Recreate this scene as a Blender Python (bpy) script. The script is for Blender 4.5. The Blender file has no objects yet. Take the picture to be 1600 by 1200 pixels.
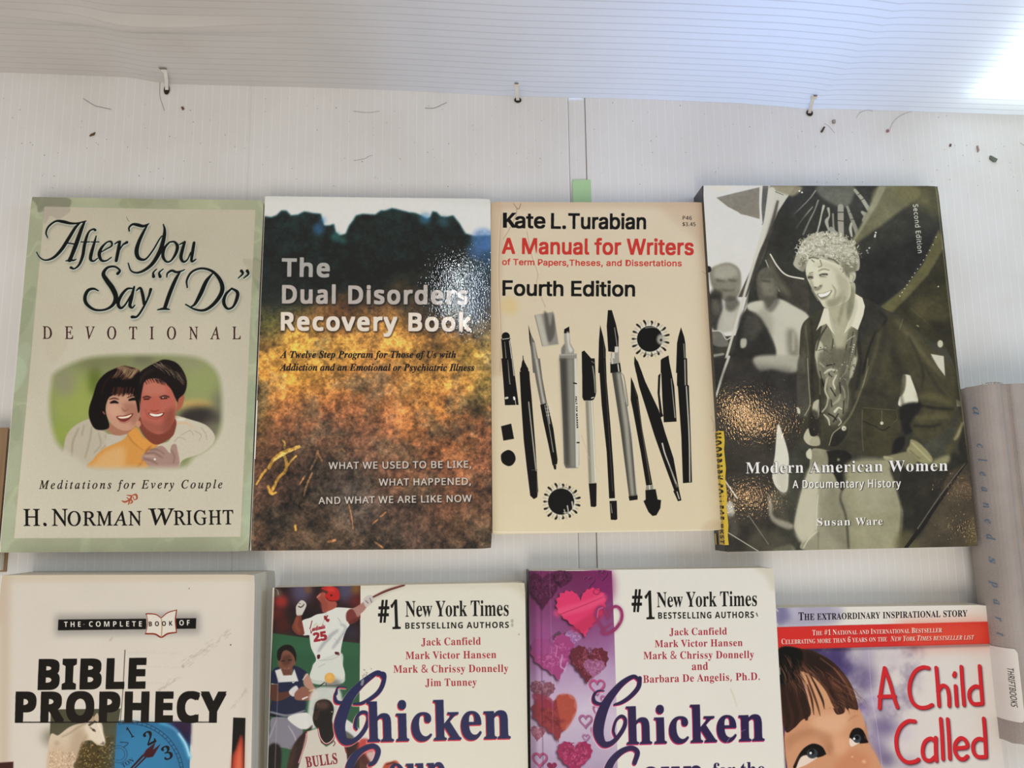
import bpy, bmesh, math, random
import numpy as np
from mathutils import Matrix, Vector

# ------------------------------------------------------------------ camera
SC = bpy.context.scene
COL = SC.collection
F, TILT, ROLL, YAW = 1293.3, math.radians(9.5726), math.radians(18.3433), math.radians(-18.75)
CH = 0.520
Rcam = Matrix.Rotation(YAW, 4, 'Z') @ Matrix.Rotation(TILT, 4, 'X') @ Matrix.Rotation(ROLL, 4, 'Z')
cd = bpy.data.cameras.new('camera'); cam = bpy.data.objects.new('camera', cd); COL.objects.link(cam)
cd.sensor_width = 36.0; cd.lens = F / 1600 * 36; cd.clip_start = 0.01
cam.matrix_world = Matrix.Translation((0, 0, CH)) @ Rcam
SC.camera = cam

# ------------------------------------------------------------------ world, lights, exposure
vs = SC.view_settings
vs.view_transform = 'Standard'; vs.look = 'None'; vs.gamma = 1.0; vs.use_curve_mapping = False
vs.exposure = 0.04
W = bpy.data.worlds.new('world'); SC.world = W; W.use_nodes = True
W.node_tree.nodes['Background'].inputs[0].default_value = (0.645, 0.62, 0.585, 1)
W.node_tree.nodes['Background'].inputs[1].default_value = 0.80

def lamp(name, loc, target, size, power, col, size_y=None, shape='RECTANGLE', spread=None):
    l = bpy.data.lights.new(name, 'AREA'); l.shape = shape; l.size = size
    if shape in ('RECTANGLE', 'ELLIPSE'): l.size_y = size_y or size
    l.energy = power; l.color = col
    if spread: l.spread = spread
    o = bpy.data.objects.new(name, l); COL.objects.link(o); o.location = loc
    o.rotation_euler = (Vector(target) - Vector(loc)).to_track_quat('-Z', 'Y').to_euler()
    return o

# point of the photograph's frame carried along the camera ray to a plane of the room
_R = np.array(Rcam.to_3x3())
def rays(p):
    p = np.atleast_2d(np.asarray(p, float))
    return np.c_[p[:, 0] - 800, 600 - p[:, 1], np.full(len(p), -F)] @ _R.T
def bp(p, z=0.0):
    d = rays(p); t = (CH - z) / -d[:, 2]
    return d[:, :2] * t[:, None]
def bpw(p, y):                                   # onto an upright plane at depth y
    d = rays(p); t = y / d[:, 1]
    return np.c_[d[:, 0] * t, np.full(len(d), y), CH + d[:, 2] * t]
def mirror_lamp(px, z, h):                       # where a ceiling lamp at height h must hang to be mirrored at px
    q = bp(px, z)[0]; k = 1 + (h - z) / (CH - z)
    return (q[0] * k, q[1] * k, h)

# daylight from the open side at the right, room light from above
lamp('window_light', (2.3, 0.5, 1.5), (0.25, 0.15, 0), 0.9, 9.0, (0.30, 0.68, 1.0))
lamp('room_light', (-0.05, -0.95, 1.45), (-0.03, 0, 0), 0.8, 10.5, (1.0, 0.87, 0.74))
lamp('sheet_backlight', (0.20, 0.42, 0.12), (0.17, 0.27, 0.09), 0.12, 0.42, (0.22, 0.45, 1.0))
lamp('day_backlight', (0.75, 0.75, 0.35), (0.42, 0.27, 0.07), 0.3, 0.7, (0.40, 0.82, 1.0))
# ceiling lamps mirrored in the glossy covers
x, y, z = mirror_lamp((716, 462), 0.017, 1.7)
lamp('tube_lamp', (x, y, z), (x, y, 0), 0.008, 0.62, (0.85, 0.95, 1.0), 0.17)
for i, (px, s, e) in enumerate([((1152, 635), 0.035, 0.22), ((1174, 660), 0.03, .16), ((1166, 782), 0.03, 0.13), ((1205, 660), 0.025, 0.08), ((1505, 768), 0.012, 0.05),
                                ((1506, 834), 0.012, 0.05), ((118, 1190), 0.06, 0.6)]):
    x, y, z = mirror_lamp(px, 0.02, 1.6)
    lamp('bulb_lamp', (x, y, z), (x, y, 0), s, e, (1.0, 0.60, 0.28), shape='DISK')

# ------------------------------------------------------------------ helpers
def srgb(*c):
    if len(c) == 1: c = c[0]
    return tuple(((v / 255 + 0.055) / 1.055) ** 2.4 if v > 10 else v / 255 / 12.92 for v in c)
MATS = {}
def mat(name, col, rough=0.5, spec=0.3, noise=0.0, nscale=80, bump=0.0, bscale=300, stretch=(1, 1, 1), metal=0.0, trans=0.0, coat=0.0, col2=None):
    if name in MATS: return MATS[name]
    m = bpy.data.materials.new(name); m.use_nodes = True; nt = m.node_tree; b = nt.nodes['Principled BSDF']
    b.inputs['Roughness'].default_value = rough; b.inputs['Specular IOR Level'].default_value = spec
    b.inputs['Metallic'].default_value = metal; b.inputs['Transmission Weight'].default_value = trans
    b.inputs['Coat Weight'].default_value = coat
    b.inputs['Base Color'].default_value = (*col, 1)
    tc = nt.nodes.new('ShaderNodeTexCoord'); mp = nt.nodes.new('ShaderNodeMapping'); mp.inputs['Scale'].default_value = stretch
    nt.links.new(tc.outputs['Object'], mp.inputs[0])
    if noise:
        n = nt.nodes.new('ShaderNodeTexNoise'); n.inputs['Scale'].default_value = nscale; n.inputs['Detail'].default_value = 6
        nt.links.new(mp.outputs[0], n.inputs[0])
        r = nt.nodes.new('ShaderNodeValToRGB'); r.color_ramp.elements[0].position = 0.32; r.color_ramp.elements[1].position = 0.68
        c2 = col2 or tuple(v * (1 - noise) for v in col)
        r.color_ramp.elements[0].color = (*c2, 1); r.color_ramp.elements[1].color = (*col, 1)
        nt.links.new(n.outputs[0], r.inputs[0]); nt.links.new(r.outputs[0], b.inputs['Base Color'])
    if bump:
        n = nt.nodes.new('ShaderNodeTexNoise'); n.inputs['Scale'].default_value = bscale; n.inputs['Detail'].default_value = 4
        nt.links.new(mp.outputs[0], n.inputs[0])
        bu = nt.nodes.new('ShaderNodeBump'); bu.inputs['Strength'].default_value = bump; bu.inputs['Distance'].default_value = 0.001
        nt.links.new(n.outputs[0], bu.inputs['Height']); nt.links.new(bu.outputs[0], b.inputs['Normal'])
    MATS[name] = m
    return m
def mesh(name, verts, faces, m, parent=None, smooth=False, uv=None):
    me = bpy.data.meshes.new(name); me.from_pydata([tuple(map(float, v)) for v in verts], [], faces); me.update()
    if m: me.materials.append(m)
    if smooth: me.polygons.foreach_set('use_smooth', [True] * len(me.polygons))
    if uv is not None:
        ul = me.uv_layers.new(name='print'); li = np.empty(len(me.loops), int); me.loops.foreach_get('vertex_index', li)
        ul.data.foreach_set('uv', np.asarray(uv, float)[li].ravel())
    o = bpy.data.objects.new(name, me); COL.objects.link(o)
    if parent: o.parent = parent
    return o
def tag(o, label=None, cat=None, group=None, kind=None):
    if label: o['label'] = label
    if cat: o['category'] = cat
    if group: o['group'] = group
    if kind: o['kind'] = kind
    return o
def thing(name, label, cat, loc=(0, 0, 0), group=None):
    o = bpy.data.objects.new(name, None); o.empty_display_size = 0.02; COL.objects.link(o); o.location = loc
    return tag(o, label, cat, group)
def tube(path, rad, n=8, closed=False):
    P = [Vector(p) for p in path]; V = []; Fc = []
    rad = rad if hasattr(rad, '__len__') else [rad] * len(P)
    up = Vector((0.13, 0.2, 0.97)).normalized()
    for i, p in enumerate(P):
        t = (P[min(i + 1, len(P) - 1)] - P[max(i - 1, 0)]).normalized()
        a = t.cross(up); a = a.normalized() if a.length > 1e-4 else Vector((1, 0, 0)); b = t.cross(a)
        for k in range(n):
            an = 2 * math.pi * k / n; V.append(p + (a * math.cos(an) + b * math.sin(an)) * rad[i])
    for i in range(len(P) - 1):
        for k in range(n):
            Fc.append((i * n + k, i * n + (k + 1) % n, (i + 1) * n + (k + 1) % n, (i + 1) * n + k))
    Fc += [tuple(range(n))[::-1], tuple((len(P) - 1) * n + k for k in range(n))]
    return V, Fc
def slab(poly, z0, z1):                           # prism with a small chamfer on the top rim
    n = len(poly); c = np.mean(poly, 0); V = []
    for zz, k in ((z0, 1), (z1, 1)): V += [(p[0], p[1], zz) for p in poly]
    return V, [tuple(range(n))[::-1], tuple(range(n, 2 * n))] + [(i, (i + 1) % n, n + (i + 1) % n, n + i) for i in range(n)]
def rounded(poly, r, seg=4):
    out = []; n = len(poly); P = [np.array(p, float) for p in poly]
    for i in range(n):
        p, a, b = P[i], P[i - 1], P[(i + 1) % n]
        u = (a - p) / np.linalg.norm(a - p) * r; v = (b - p) / np.linalg.norm(b - p) * r
        for k in range(seg + 1):
            t = k / seg; out.append(p + u * (1 - t) ** 2 + v * t ** 2)
    return [tuple(q) for q in out]

# ------------------------------------------------------------------ printing press: flat print rasterised by code
CHARS = 'ABCDEFGHIJKLMNOPQRSTUVWXYZabcdefghijklmnopqrstuvwxyz0123456789#&.,$-'
def _tri(ch, off, font):
    """outline triangles and advance of one glyph; a whole fount is cast on first use"""
    if font not in _tri.c:
        L = ['HH']
        for q in CHARS: g = fch(q, font); L += ['H' + g + 'H', g]
        L.append('H H')
        c = bpy.data.curves.new('glyph', 'FONT'); c.body = '\n'.join(L); c.resolution_u = 4; c.space_line = 3.0
        if font == 'in' and INTER: c.font = INTER
        elif font in FB and MATHF: c.font = MATHF
        o = bpy.data.objects.new('glyph', c); COL.objects.link(o); dg = bpy.context.evaluated_depsgraph_get(); me = o.evaluated_get(dg).to_mesh(); me.calc_loop_triangles()
        v = np.empty(len(me.vertices) * 3, 'f4'); me.vertices.foreach_get('co', v); v = v.reshape(-1, 3)[:, :2]
        t = np.empty(len(me.loop_triangles) * 3, 'i4'); me.loop_triangles.foreach_get('vertices', t); T = v[t.reshape(-1, 3)]
        o.evaluated_get(dg).to_mesh_clear(); bpy.data.objects.remove(o); bpy.data.curves.remove(c)
        cy = T[..., 1].mean(1); y0 = T[cy > -1][..., 1].min(); ls = 3.0
        last = T[cy < cy.min() + 1.2]; ls = (y0 - last[..., 1].min()) / (len(L) - 1); ln = np.round((y0 + .35 - cy) / ls).astype(int)
        rows = [T[ln == k] for k in range(len(L))]; w = rows[0][..., 0].max() - rows[0][..., 0].min(); D = {}
        for k, q in enumerate(CHARS):
            a = rows[1 + 2 * k]; g = rows[2 + 2 * k] + np.array((0, (2 + 2 * k) * ls), 'f4'); D[fch(q, font)] = (g, a[..., 0].max() - a[..., 0].min() - w)
        a = rows[-1]; D[' '] = (np.zeros((0, 3, 2), 'f4'), a[..., 0].max() - a[..., 0].min() - w); _tri.c[font] = D
    return _tri.c[font][ch]
_tri.c = {}
def bundled(n):                                   # type faces that ship with Blender itself
    try: return bpy.data.fonts.load(bpy.utils.system_resource('DATAFILES', path='fonts') + '/' + n)
    except Exception: return None
INTER = bundled('Inter.woff2'); MATHF = bundled('NotoSansMath-Regular.woff2')
FB = {'sb': (0x1D400, 0x1D41A, 0x1D7CE), 'si': (0x1D434, 0x1D44E, None), 'sbi': (0x1D468, 0x1D482, None), 'ss': (0x1D5A0, 0x1D5BA, 0x1D7E2),
      'ssb': (0x1D5D4, 0x1D5EE, 0x1D7EC), 'ssi': (0x1D608, 0x1D622, None), 'ssbi': (0x1D63C, 0x1D656, None)}
def fch(c, f):
    if f in FB:
        u, l, d = FB[f]
        if f == 'si' and c == 'h': return '\u210e'
        if 'A' <= c <= 'Z': return chr(u + ord(c) - 65)
        if 'a' <= c <= 'z': return chr(l + ord(c) - 97)
        if d and c.isdigit(): return chr(d + int(c))
    return c
def glyphs(s, font, off=0.0, sp=0.0, sl=0.0, small=None):
    """triangles of a line of lettering, cap height 1"""
    if font == 'su': f2, sl = 'si', sl - 0.27
    else: f2 = font
    if f2 in ('in',) and INTER is None: f2 = 'ssb'
    H = _tri(fch('H', f2), 0.0, f2)[0]; cap = H[..., 1].max() - H[..., 1].min()
    x = 0.0; T = []
    for c in s:
        k = 1.0
        if small and c.islower(): c = c.upper(); k = small
        g, a = _tri(fch(c, f2), 0.0, f2); a += max(off, 0) * 1.6
        if len(g):
            g = g * k + np.array((x, 0), 'f4'); T.append(g)
        x += a * k + sp
    T = np.concatenate(T); T = T / cap; glyphs.g = max(off, 0) / cap
    T[..., 0] += T[..., 1] * sl
    T[..., 0] -= T[..., 0].min(); T[..., 0] /= T[..., 0].max()
    return T
def crom(P, n=8, closed=False):
    P = np.asarray(P, float)
    if len(P) < 3 and not closed: return P
    Q = np.vstack([P[-1:], P, P[:2]]) if closed else np.vstack([2 * P[0] - P[1], P, 2 * P[-1] - P[-2]])
    out = []; t = (np.arange(n) / n)[:, None]
    for i in range(1, len(Q) - 2):
        a, b, c, d = Q[i - 1], Q[i], Q[i + 1], Q[i + 2]
        out.append(0.5 * ((2 * b) + (c - a) * t + (2 * a - 5 * b + 4 * c - d) * t ** 2 + (3 * b - a - 3 * c + d) * t ** 3))
    if not closed: out.append(Q[-2:-1])
    return np.vstack(out)
def area(p): x, y = p[..., 0], p[..., 1]; return (x * np.roll(y, -1, -1) - y * np.roll(x, -1, -1)).sum(-1)
def box(a, r, ax):
    if r < 1: return a
    n = a.shape[ax]; p = [(0, 0)] * a.ndim; p[ax] = (r + 1, r)
    c = np.cumsum(np.pad(a, p, mode='edge'), axis=ax, dtype='f8'); k = 2 * r + 1
    s1 = [slice(None)] * a.ndim; s2 = list(s1); s1[ax] = slice(k, k + n); s2[ax] = slice(0, n)
    return ((c[tuple(s1)] - c[tuple(s2)]) / k).astype('f4')
def gauss(a, s):
    if s < 0.35: return a
    w = math.sqrt(4 * s * s + 1); r = [int((w - 1) / 2)] * 3
    if w - 1 < 2: r = [1]
    for q in r: a = box(box(a, q, 0), q, 1)
    return a
def fbm(h, w, cell, octv=5, seed=0, gain=0.55, asp=1.0):
    rg = np.random.default_rng(seed); out = np.zeros((h, w), 'f4'); amp = 1; tot = 0
    for o in range(octv):
        cy, cx = max(cell * asp / 2 ** o, 1.0), max(cell / 2 ** o, 1.0)
        gy, gx = int(h / cy) + 3, int(w / cx) + 3; g = rg.random((gy, gx), 'f4')
        y = np.arange(h) / cy; x = np.arange(w) / cx
        iy = y.astype(int); ix = x.astype(int); fy = (y - iy).astype('f4'); fx = (x - ix).astype('f4')
        fy = (fy * fy * (3 - 2 * fy))[:, None]; fx = (fx * fx * (3 - 2 * fx))[None]
        a = g[iy]; b = g[iy + 1]
        r = (a[:, ix] * (1 - fx) + a[:, ix + 1] * fx) * (1 - fy) + (b[:, ix] * (1 - fx) + b[:, ix + 1] * fx) * fy
        out += amp * r; tot += amp; amp *= gain
        if cx <= 1: break
    return out / tot - 0.5
def hx(c):
    if isinstance(c, str): c = tuple(int(c[i:i + 2], 16) for i in (0, 2, 4))
    return np.array(c, 'f4') / 255
def pts(s): return [tuple(float(v) for v in q.split(',')) for q in s.split()]
class PL(list): g = 0.0
class Art:
    """a sheet of print; shapes are given in the frame (x0, y0, zoom) of the photograph's pixels and land on the sheet"""
    def __init__(s, z, O, ex, ey, res):           # O origin (top left), ex / ey edge vectors in metres
        s.z, s.O, s.ex, s.ey = z, np.array(O), np.array(ex), np.array(ey)
        s.W = int(np.linalg.norm(ex) * res); s.H = int(np.linalg.norm(ey) * res)
        s.c = np.ones((s.H, s.W, 3), 'f4'); s.fr = (0, 0, 1)
        s.inv = np.linalg.inv(np.c_[s.ex, s.ey]); s.k = res * CH / F
    def m(s, P):
        P = np.asarray(P, float); sh = P.shape; P = P.reshape(-1, 2)
        q = np.c_[s.fr[0] + P[:, 0] / s.fr[2], s.fr[1] + P[:, 1] / s.fr[2]]
        uv = (bp(q, s.z) - s.O) @ s.inv.T
        return (uv * (s.W, s.H)).reshape(sh)
    def ras(s, polys, pad=0.0):
        """coverage mask of polygons (canvas coordinates)"""
        E = []
        for p in polys:
            p = np.asarray(p, float)
            if p.ndim == 2: p = p[None]
            a = area(p); p = np.where((a < 0)[:, None, None], p[:, ::-1], p)
            E.append(np.concatenate([p, np.roll(p, -1, 1)], -1).reshape(-1, 4))
        E = np.concatenate(E); S = 3; pad = int(pad) + 2
        x0 = max(int(min(E[:, 0].min(), s.W)) - pad, 0); x1 = min(int(max(E[:, 0].max(), 0)) + pad + 1, s.W)
        y0 = max(int(min(E[:, 1].min(), s.H)) - pad, 0); y1 = min(int(max(E[:, 1].max(), 0)) + pad + 1, s.H)
        if x1 - x0 < 1 or y1 - y0 < 1: return None
        w, h = x1 - x0, y1 - y0
        ya, yb = (E[:, 1] - y0) * S, (E[:, 3] - y0) * S; xa, xb = E[:, 0] - x0, E[:, 2] - x0
        sg = np.sign(yb - ya); fl = sg < 0
        ya, yb = np.where(fl, yb, ya), np.where(fl, ya, yb); xa, xb = np.where(fl, xb, xa), np.where(fl, xa, xb)
        k0 = np.clip(np.ceil(ya - 0.5), 0, h * S).astype(int); k1 = np.clip(np.ceil(yb - 0.5), 0, h * S).astype(int)
        n = np.maximum(k1 - k0, 0); idx = np.repeat(np.arange(len(n)), n)
        if not len(idx): return None
        row = np.arange(len(idx)) - np.repeat(np.cumsum(n) - n, n) + k0[idx]
        x = xa[idx] + (row + 0.5 - ya[idx]) / (yb - ya)[idx] * (xb - xa)[idx]
        x = np.clip(x, 0, w); ix = x.astype(int); fx = x - ix; g = sg[idx]
        acc = np.bincount(np.r_[row * (w + 2) + ix, row * (w + 2) + ix + 1], np.r_[g * (1 - fx), g * fx], h * S * (w + 2)).reshape(h * S, w + 2)
        a = np.abs(np.cumsum(acc, 1)[:, :w]).clip(0, 1).reshape(h, S, w).mean(1).astype('f4')
        return a, y0, y1, x0, x1
    def put(s, polys, col, al=1.0, bl=0.0, grow=0.0, d=(0, 0), noise=0.0, mul=False):
        g0 = getattr(polys, 'g', 0.0); d = (s.m([(d[0], d[1])]) - s.m([(0, 0)]))[0] if d != (0, 0) else np.zeros(2)
        bl = bl / s.fr[2] * s.k; grow = grow / s.fr[2] * s.k
        if d.any(): polys = [np.asarray(p) + d for p in polys]
        if g0 > .12: polys = [np.asarray(p) + (i * g0, j * g0) for p in polys for i, j in ((0, 0), (1, 1), (-1, 1), (1, -1), (-1, -1))]
        r = s.ras(polys, bl * 3 + grow * 2)
        if r is None: return
        a, y0, y1, x0, x1 = r
        if grow > 0.15: q = max(grow, .6); th = .16 if grow > .6 else .5 - .57 * grow; a = np.clip((gauss(a, q) - th) * max(q * 2.4, .52 / th) + .5, 0, 1)
        a = gauss(a, bl) * al
        if noise:
            rg = fbm(a.shape[0], a.shape[1], 14 * s.k, 4, int(x0 + y0)); a = a * np.clip(1 + rg * noise * 4, 0, 1)
        R = s.c[y0:y1, x0:x1]; col = hx(col)
        R[:] = R * (1 - a[..., None] * (1 - col)) if mul else R + (col - R) * a[..., None]
    def F(s, p, col, al=1.0, bl=0.0, sm=1, noise=0, mul=False):
        P = pts(p) if isinstance(p, str) else p
        P = crom(P, 6, True) if sm and len(P) > 2 else np.array(P)
        s.put([s.m(P)], col, al, bl, noise=noise, mul=mul)
    def sp(s, p, close=False):
        P = np.array(pts(p) if isinstance(p, str) else p, float); Q = crom(P, 7)
        c = s.m(Q[:, :2]); w = np.maximum(Q[:, 2], 0.5) / 2 / s.fr[2] * s.k
        t = np.gradient(c, axis=0); t /= np.linalg.norm(t, axis=1)[:, None] + 1e-9; n = np.c_[-t[:, 1], t[:, 0]] * w[:, None]
        A, B = c + n, c - n
        out = [np.stack([A[:-1], A[1:], B[1:], B[:-1]], 1)]
        an = np.linspace(0, 2 * np.pi, 11)[:-1]; ci = np.c_[np.cos(an), np.sin(an)]
        out.append(c[:, None] + ci[None] * w[:, None, None]); return out
    def S(s, p, col, al=1.0, bl=0.0):
        for q in (p if isinstance(p, list) and isinstance(p[0], str) else [p]): s.put(s.sp(q), col, al, bl)
    def tp(s, txt, x0, y0, x1, y1, cap, font='r', w=0.0, sp=0.0, sl=0.0, small=None, arch=0.0):
        T = glyphs(txt, font, w, sp, sl, small); u = np.array((x1 - x0, y1 - y0), float); n = np.array((u[1], -u[0])) / np.linalg.norm(u) * cap
        Q = np.array((x0, y0)) + T[..., :1] * u + T[..., 1:] * n
        if arch: Q[..., 1] += arch * (1 - (2 * T[..., 0] - 1) ** 2)
        R = PL([s.m(Q)]); R.g = glyphs.g * cap / s.fr[2] * s.k; return R
    def T(s, txt, x0, y0, x1, y1, cap, col, font='r', w=0.0, sp=0.0, sl=0.0, small=None, al=1.0, bl=0.0, sh=None, arch=0.0, grow=0):
        P = s.tp(txt, x0, y0, x1, y1, cap, font, w, sp, sl, small, arch)
        if sh: s.put(P, sh[0], sh[1], sh[2], d=sh[3])
        s.put(P, col, al, bl, grow=grow)
    def disc(s, x, y, r, col, al=1.0, bl=0.0, ry=None, rot=0.0):
        an = np.linspace(0, 2 * np.pi, 33)[:-1]; a, b = r * np.cos(an), (ry or r) * np.sin(an)
        c, d = math.cos(rot), math.sin(rot)
        s.put([s.m(np.c_[x + a * c - b * d, y + a * d + b * c])], col, al, bl)
    def grid(s):
        """photo-frame coordinates of every texel, coarse then interpolated"""
        uu, vv = np.meshgrid(np.linspace(0, 1, 9), np.linspace(0, 1, 9)); P = s.O + uu[..., None] * s.ex + vv[..., None] * s.ey
        d = np.concatenate([P, np.full(P.shape[:2] + (1,), s.z - CH)], -1) @ _R
        q = np.stack([800 - F * d[..., 0] / d[..., 2], 600 + F * d[..., 1] / d[..., 2]], -1)
        y = np.linspace(0, 8, s.H); x = np.linspace(0, 8, s.W); iy = np.minimum(y.astype(int), 7); ix = np.minimum(x.astype(int), 7)
        fy = (y - iy)[:, None, None]; fx = (x - ix)[None, :, None]
        a = q[iy][:, ix] * (1 - fx) + q[iy][:, ix + 1] * fx; b = q[iy + 1][:, ix] * (1 - fx) + q[iy + 1][:, ix + 1] * fx
        r = a * (1 - fy) + b * fy; return r[..., 0], r[..., 1]
    def grain(s, amt, cell=1.5, seed=3):
        s.c *= (1 + (np.random.default_rng(seed).random(s.c.shape[:2], 'f4') - 0.5)[..., None] * amt)
    def image(s, name, illum):
        c = s.c.clip(0, 1); lin = np.where(c > 0.04045, ((c + 0.055) / 1.055) ** 2.4, c / 12.92) / np.array(illum, 'f4')
        Yl = lin.mean(-1, keepdims=True) + 1e-4; lin = (lin * ((Yl - 0.016).clip(0.0015) / Yl)).clip(0.0008, 0.92); c = np.where(lin > 0.0031308, 1.055 * lin ** (1 / 2.4) - 0.055, lin * 12.92)
        im = bpy.data.images.new(name, s.W, s.H); px = np.ones((s.H, s.W, 4), 'f4'); px[..., :3] = c[::-1]
        im.pixels.foreach_set(px.ravel()); im.update(); im.pack(); return im
# ------------------------------------------------------------------ cover designs
def art_devotional(a):
    X, Y = a.grid(); n = fbm(a.H, a.W, 90 * a.k, 5, 5)
    base = np.array([158, 158, 128], 'f4') / 255
    a.c[:] = base * (1 + n[..., None] * 0.16)
    n2 = np.abs(fbm(a.H, a.W, 60 * a.k, 3, 9)); a.c += (np.clip(0.05 - n2, 0, 1) * 1.3)[..., None] * np.array([.6, .7, .5])
    a.fr = (0, 290, 3.81)
    for q, c, al in (("187,70 300,66 420,80 400,150 330,170 270,150 230,160 215,110", "6e6a58", .6), ("740,72 900,75 860,130 720,128", "8c8d6c", .5),
                 ("1090,80 1300,85 1250,140 1080,140", "a9aa86", .5), ("120,700 190,600 215,640 180,800 110,900 100,820", "888e70", .5),
                 ("1500,440 1570,470 1560,640 1510,560", "82846a", .6), ("90,1000 160,930 180,1000 100,1180", "a3aa8e", .5)):
        a.F(q, c, al, 4)
    a.fr = (0, 540, 3.529)
    for q, c, al in (("95,60 150,120 130,190 80,260 60,200", "a9b194", .6), ("60,330 120,360 110,520 50,480", "8b9273", .4), ("30,620 110,560 90,760 20,800", "a5a98a", .5),
                 ("20,900 80,860 60,1090 10,1110", "a9ac90", .6), ("690,1070 900,1060 880,1130 700,1120", "989a7c", .6), ("1380,200 1420,260 1400,500 1370,420", "8e9a7c", .5),
                 ("1350,800 1390,700 1380,1000 1340,1060", "a4b094", .5)): a.F(q, c, al, 4)
    # cream panel
    P = [(69.7, 323), (235, 326.5), (399.7, 329), (388, 600), (376, 838.5), (200, 840.5), (22, 841), (44.6, 600)]
    a.fr = (0, 0, 1); m = a.ras([a.m(P)]); A, y0, y1, x0, x1 = m
    q = 182 + 14 * ((Y - 330) / 500)  # cream brightens down the panel: lighting gradient painted into the print colour
    cr = np.stack([q, q - 11, q - 34], -1)[y0:y1, x0:x1] / 255 * (1 + 0.07 * fbm(a.H, a.W, 120 * a.k, 4, 7)[y0:y1, x0:x1, None])
    R = a.c[y0:y1, x0:x1]; R += (cr - R) * A[..., None]
    a.fr = (0, 290, 3.81)
    for q, c, al in (("262,130 390,128 420,150 350,200 300,180 265,230", "9c9080", .55), ("300,700 520,710 600,640 700,760 560,830 360,880 330,960 300,860", "bcae94", .35),
                 ("860,760 1000,800 1190,830 1240,760 1290,900 1180,1000 1010,900", "c2b59b", .35), ("1450,440 1560,470 1550,580 1480,500", "a2967c", .45),
                 ("900,640 1010,660 960,740 870,760 850,700", "bfb298", .35), ("250,860 380,900 390,980 300,1060 270,960", "b8aa90", .4)): a.F(q, c, al, 3)
    a.S("752,185,3 762,205,5 772,215,2", "7c6e58", .7)
    # photograph of a couple with faded rim
    keep = a.c.copy()
    a.fr = (70, 540, 5.714); 
    a.F("-50,60 1700,60 1700,1120 -50,1120", "84885a", sm=0)
    for x, y, r, ry, c, al, b in ((300, 520, 260, 260, "939a4c", .9, 70), (180, 330, 90, 130, "8a8368", .9, 40), (450, 300, 60, 150, "56641f", .8, 30), (520, 150, 260, 70, "77764f", .9, 40),
                           (880, 130, 110, 60, "6f6a50", .9, 30), (1400, 330, 170, 200, "90945c", .9, 50), (1280, 160, 160, 60, "8e8a68", .8, 40), (1340, 530, 180, 45, "bf9a58", .9, 22),
                           (1390, 640, 190, 95, "3c352f", 1, 26), (1560, 560, 60, 160, "6b6455", .7, 40), (150, 780, 120, 120, "8c9742", .8, 40), (1480, 760, 80, 90, "6f6455", .8, 30)):
        a.disc(x, y, r, c, al, b, ry)
    F, S = a.F, a.S
    F("160,1090 168,920 200,790 290,700 420,655 500,740 600,800 740,790 720,900 540,960 430,1090", "b3a68f", 1, 4)
    for q in ("300,740,14 250,860,16 240,1000,12", "420,720,10 400,850,12 360,1000,10", "480,780,9 500,880,10 440,960,8", "540,800,8 560,870,9 500,930,8", "350,710,10 330,800,12"): S(q, "8a7a66", .55, 6)
    F("560,800 640,800 700,840 620,870 550,900", "b9ac98", 1, 4)
    F("1130,640 1180,628 1300,660 1440,710 1520,800 1500,880 1400,960 1240,1020 1180,1090 1000,1090 1000,900 1120,840", "c0b49c", 1, 4)
    S("1160,700,18 1260,690,20 1330,740,14", "caa884", .8, 6); S("1150,660,16 1250,660,16", "d8cdb6", .8, 5)
    for q in ("1220,800,6 1300,760,6 1330,800,5", "1340,760,6 1400,800,6 1380,850,5", "1400,730,5 1440,790,6 1450,840,5", "1160,860,6 1200,820,6 1260,840,6"): S(q, "8f826f", .6, 3)
    F("400,1095 430,1020 520,925 700,840 780,740 830,735 890,820 1000,870 1010,895 950,960 900,1095", "c98a42", 1, 3)
    F("430,1060 540,950 700,900 720,1000 680,1095 430,1095", "cfa067", .9, 18); S("740,790,10 790,860,12 880,930,10", "9d6326", .7, 5); F("740,780 800,745 880,830 990,880 880,930", "d18d40", .9, 5)
    F("900,940 960,890 880,1000 860,1060 820,1090 900,1000", "7e4c26", .7, 8)
    # man
    F("850,640 860,760 930,850 1000,885 1090,850 1160,780 1150,640", "7c3c2c", 1, 4)
    F("885,320 960,298 1060,315 1130,380 1172,470 1172,600 1150,690 1090,770 1000,790 900,730 858,640 850,480", "b25e4c", 1, 4)
    F("900,330 1040,340 1090,420 980,440 880,430", "b8705a", .8, 18); F("940,470 1010,480 1020,580 960,590", "b25444", .5, 18); F("1090,600 1160,560 1150,720 1080,800 1050,740", "7f4030", .7, 18)
    F("870,660 1000,700 1090,690 1060,770 960,780 880,720", "8f5040", .6, 16)
    F("1195,470 1240,430 1248,480 1225,550 1180,585", "a55c44", 1, 3)
    F("815,300 850,240 920,190 1000,150 1070,125 1170,150 1235,220 1272,320 1255,420 1200,475 1190,510 1168,470 1130,390 1060,318 980,296 900,315 872,400 855,520 845,640 830,560 800,400", "2c1c1a", 1, 3)
    rq = random.Random(2)
    for i in range(70):
        t = rq.random(); x0 = 950 + 260 * t + rq.uniform(-20, 20); y0 = 150 + 150 * max(0, t - .3) + rq.uniform(-10, 40)
        S([(x0, y0, 3), (x0 + rq.uniform(10, 30), y0 + 14, 6), (x0 + 40 + 20 * t, y0 + 30 + 50 * t, 3)], rq.choice(("7c6a54", "5f4d3c", "8f7e66", "3a2a24", "1c1210")), .55, 2.5)
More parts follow.
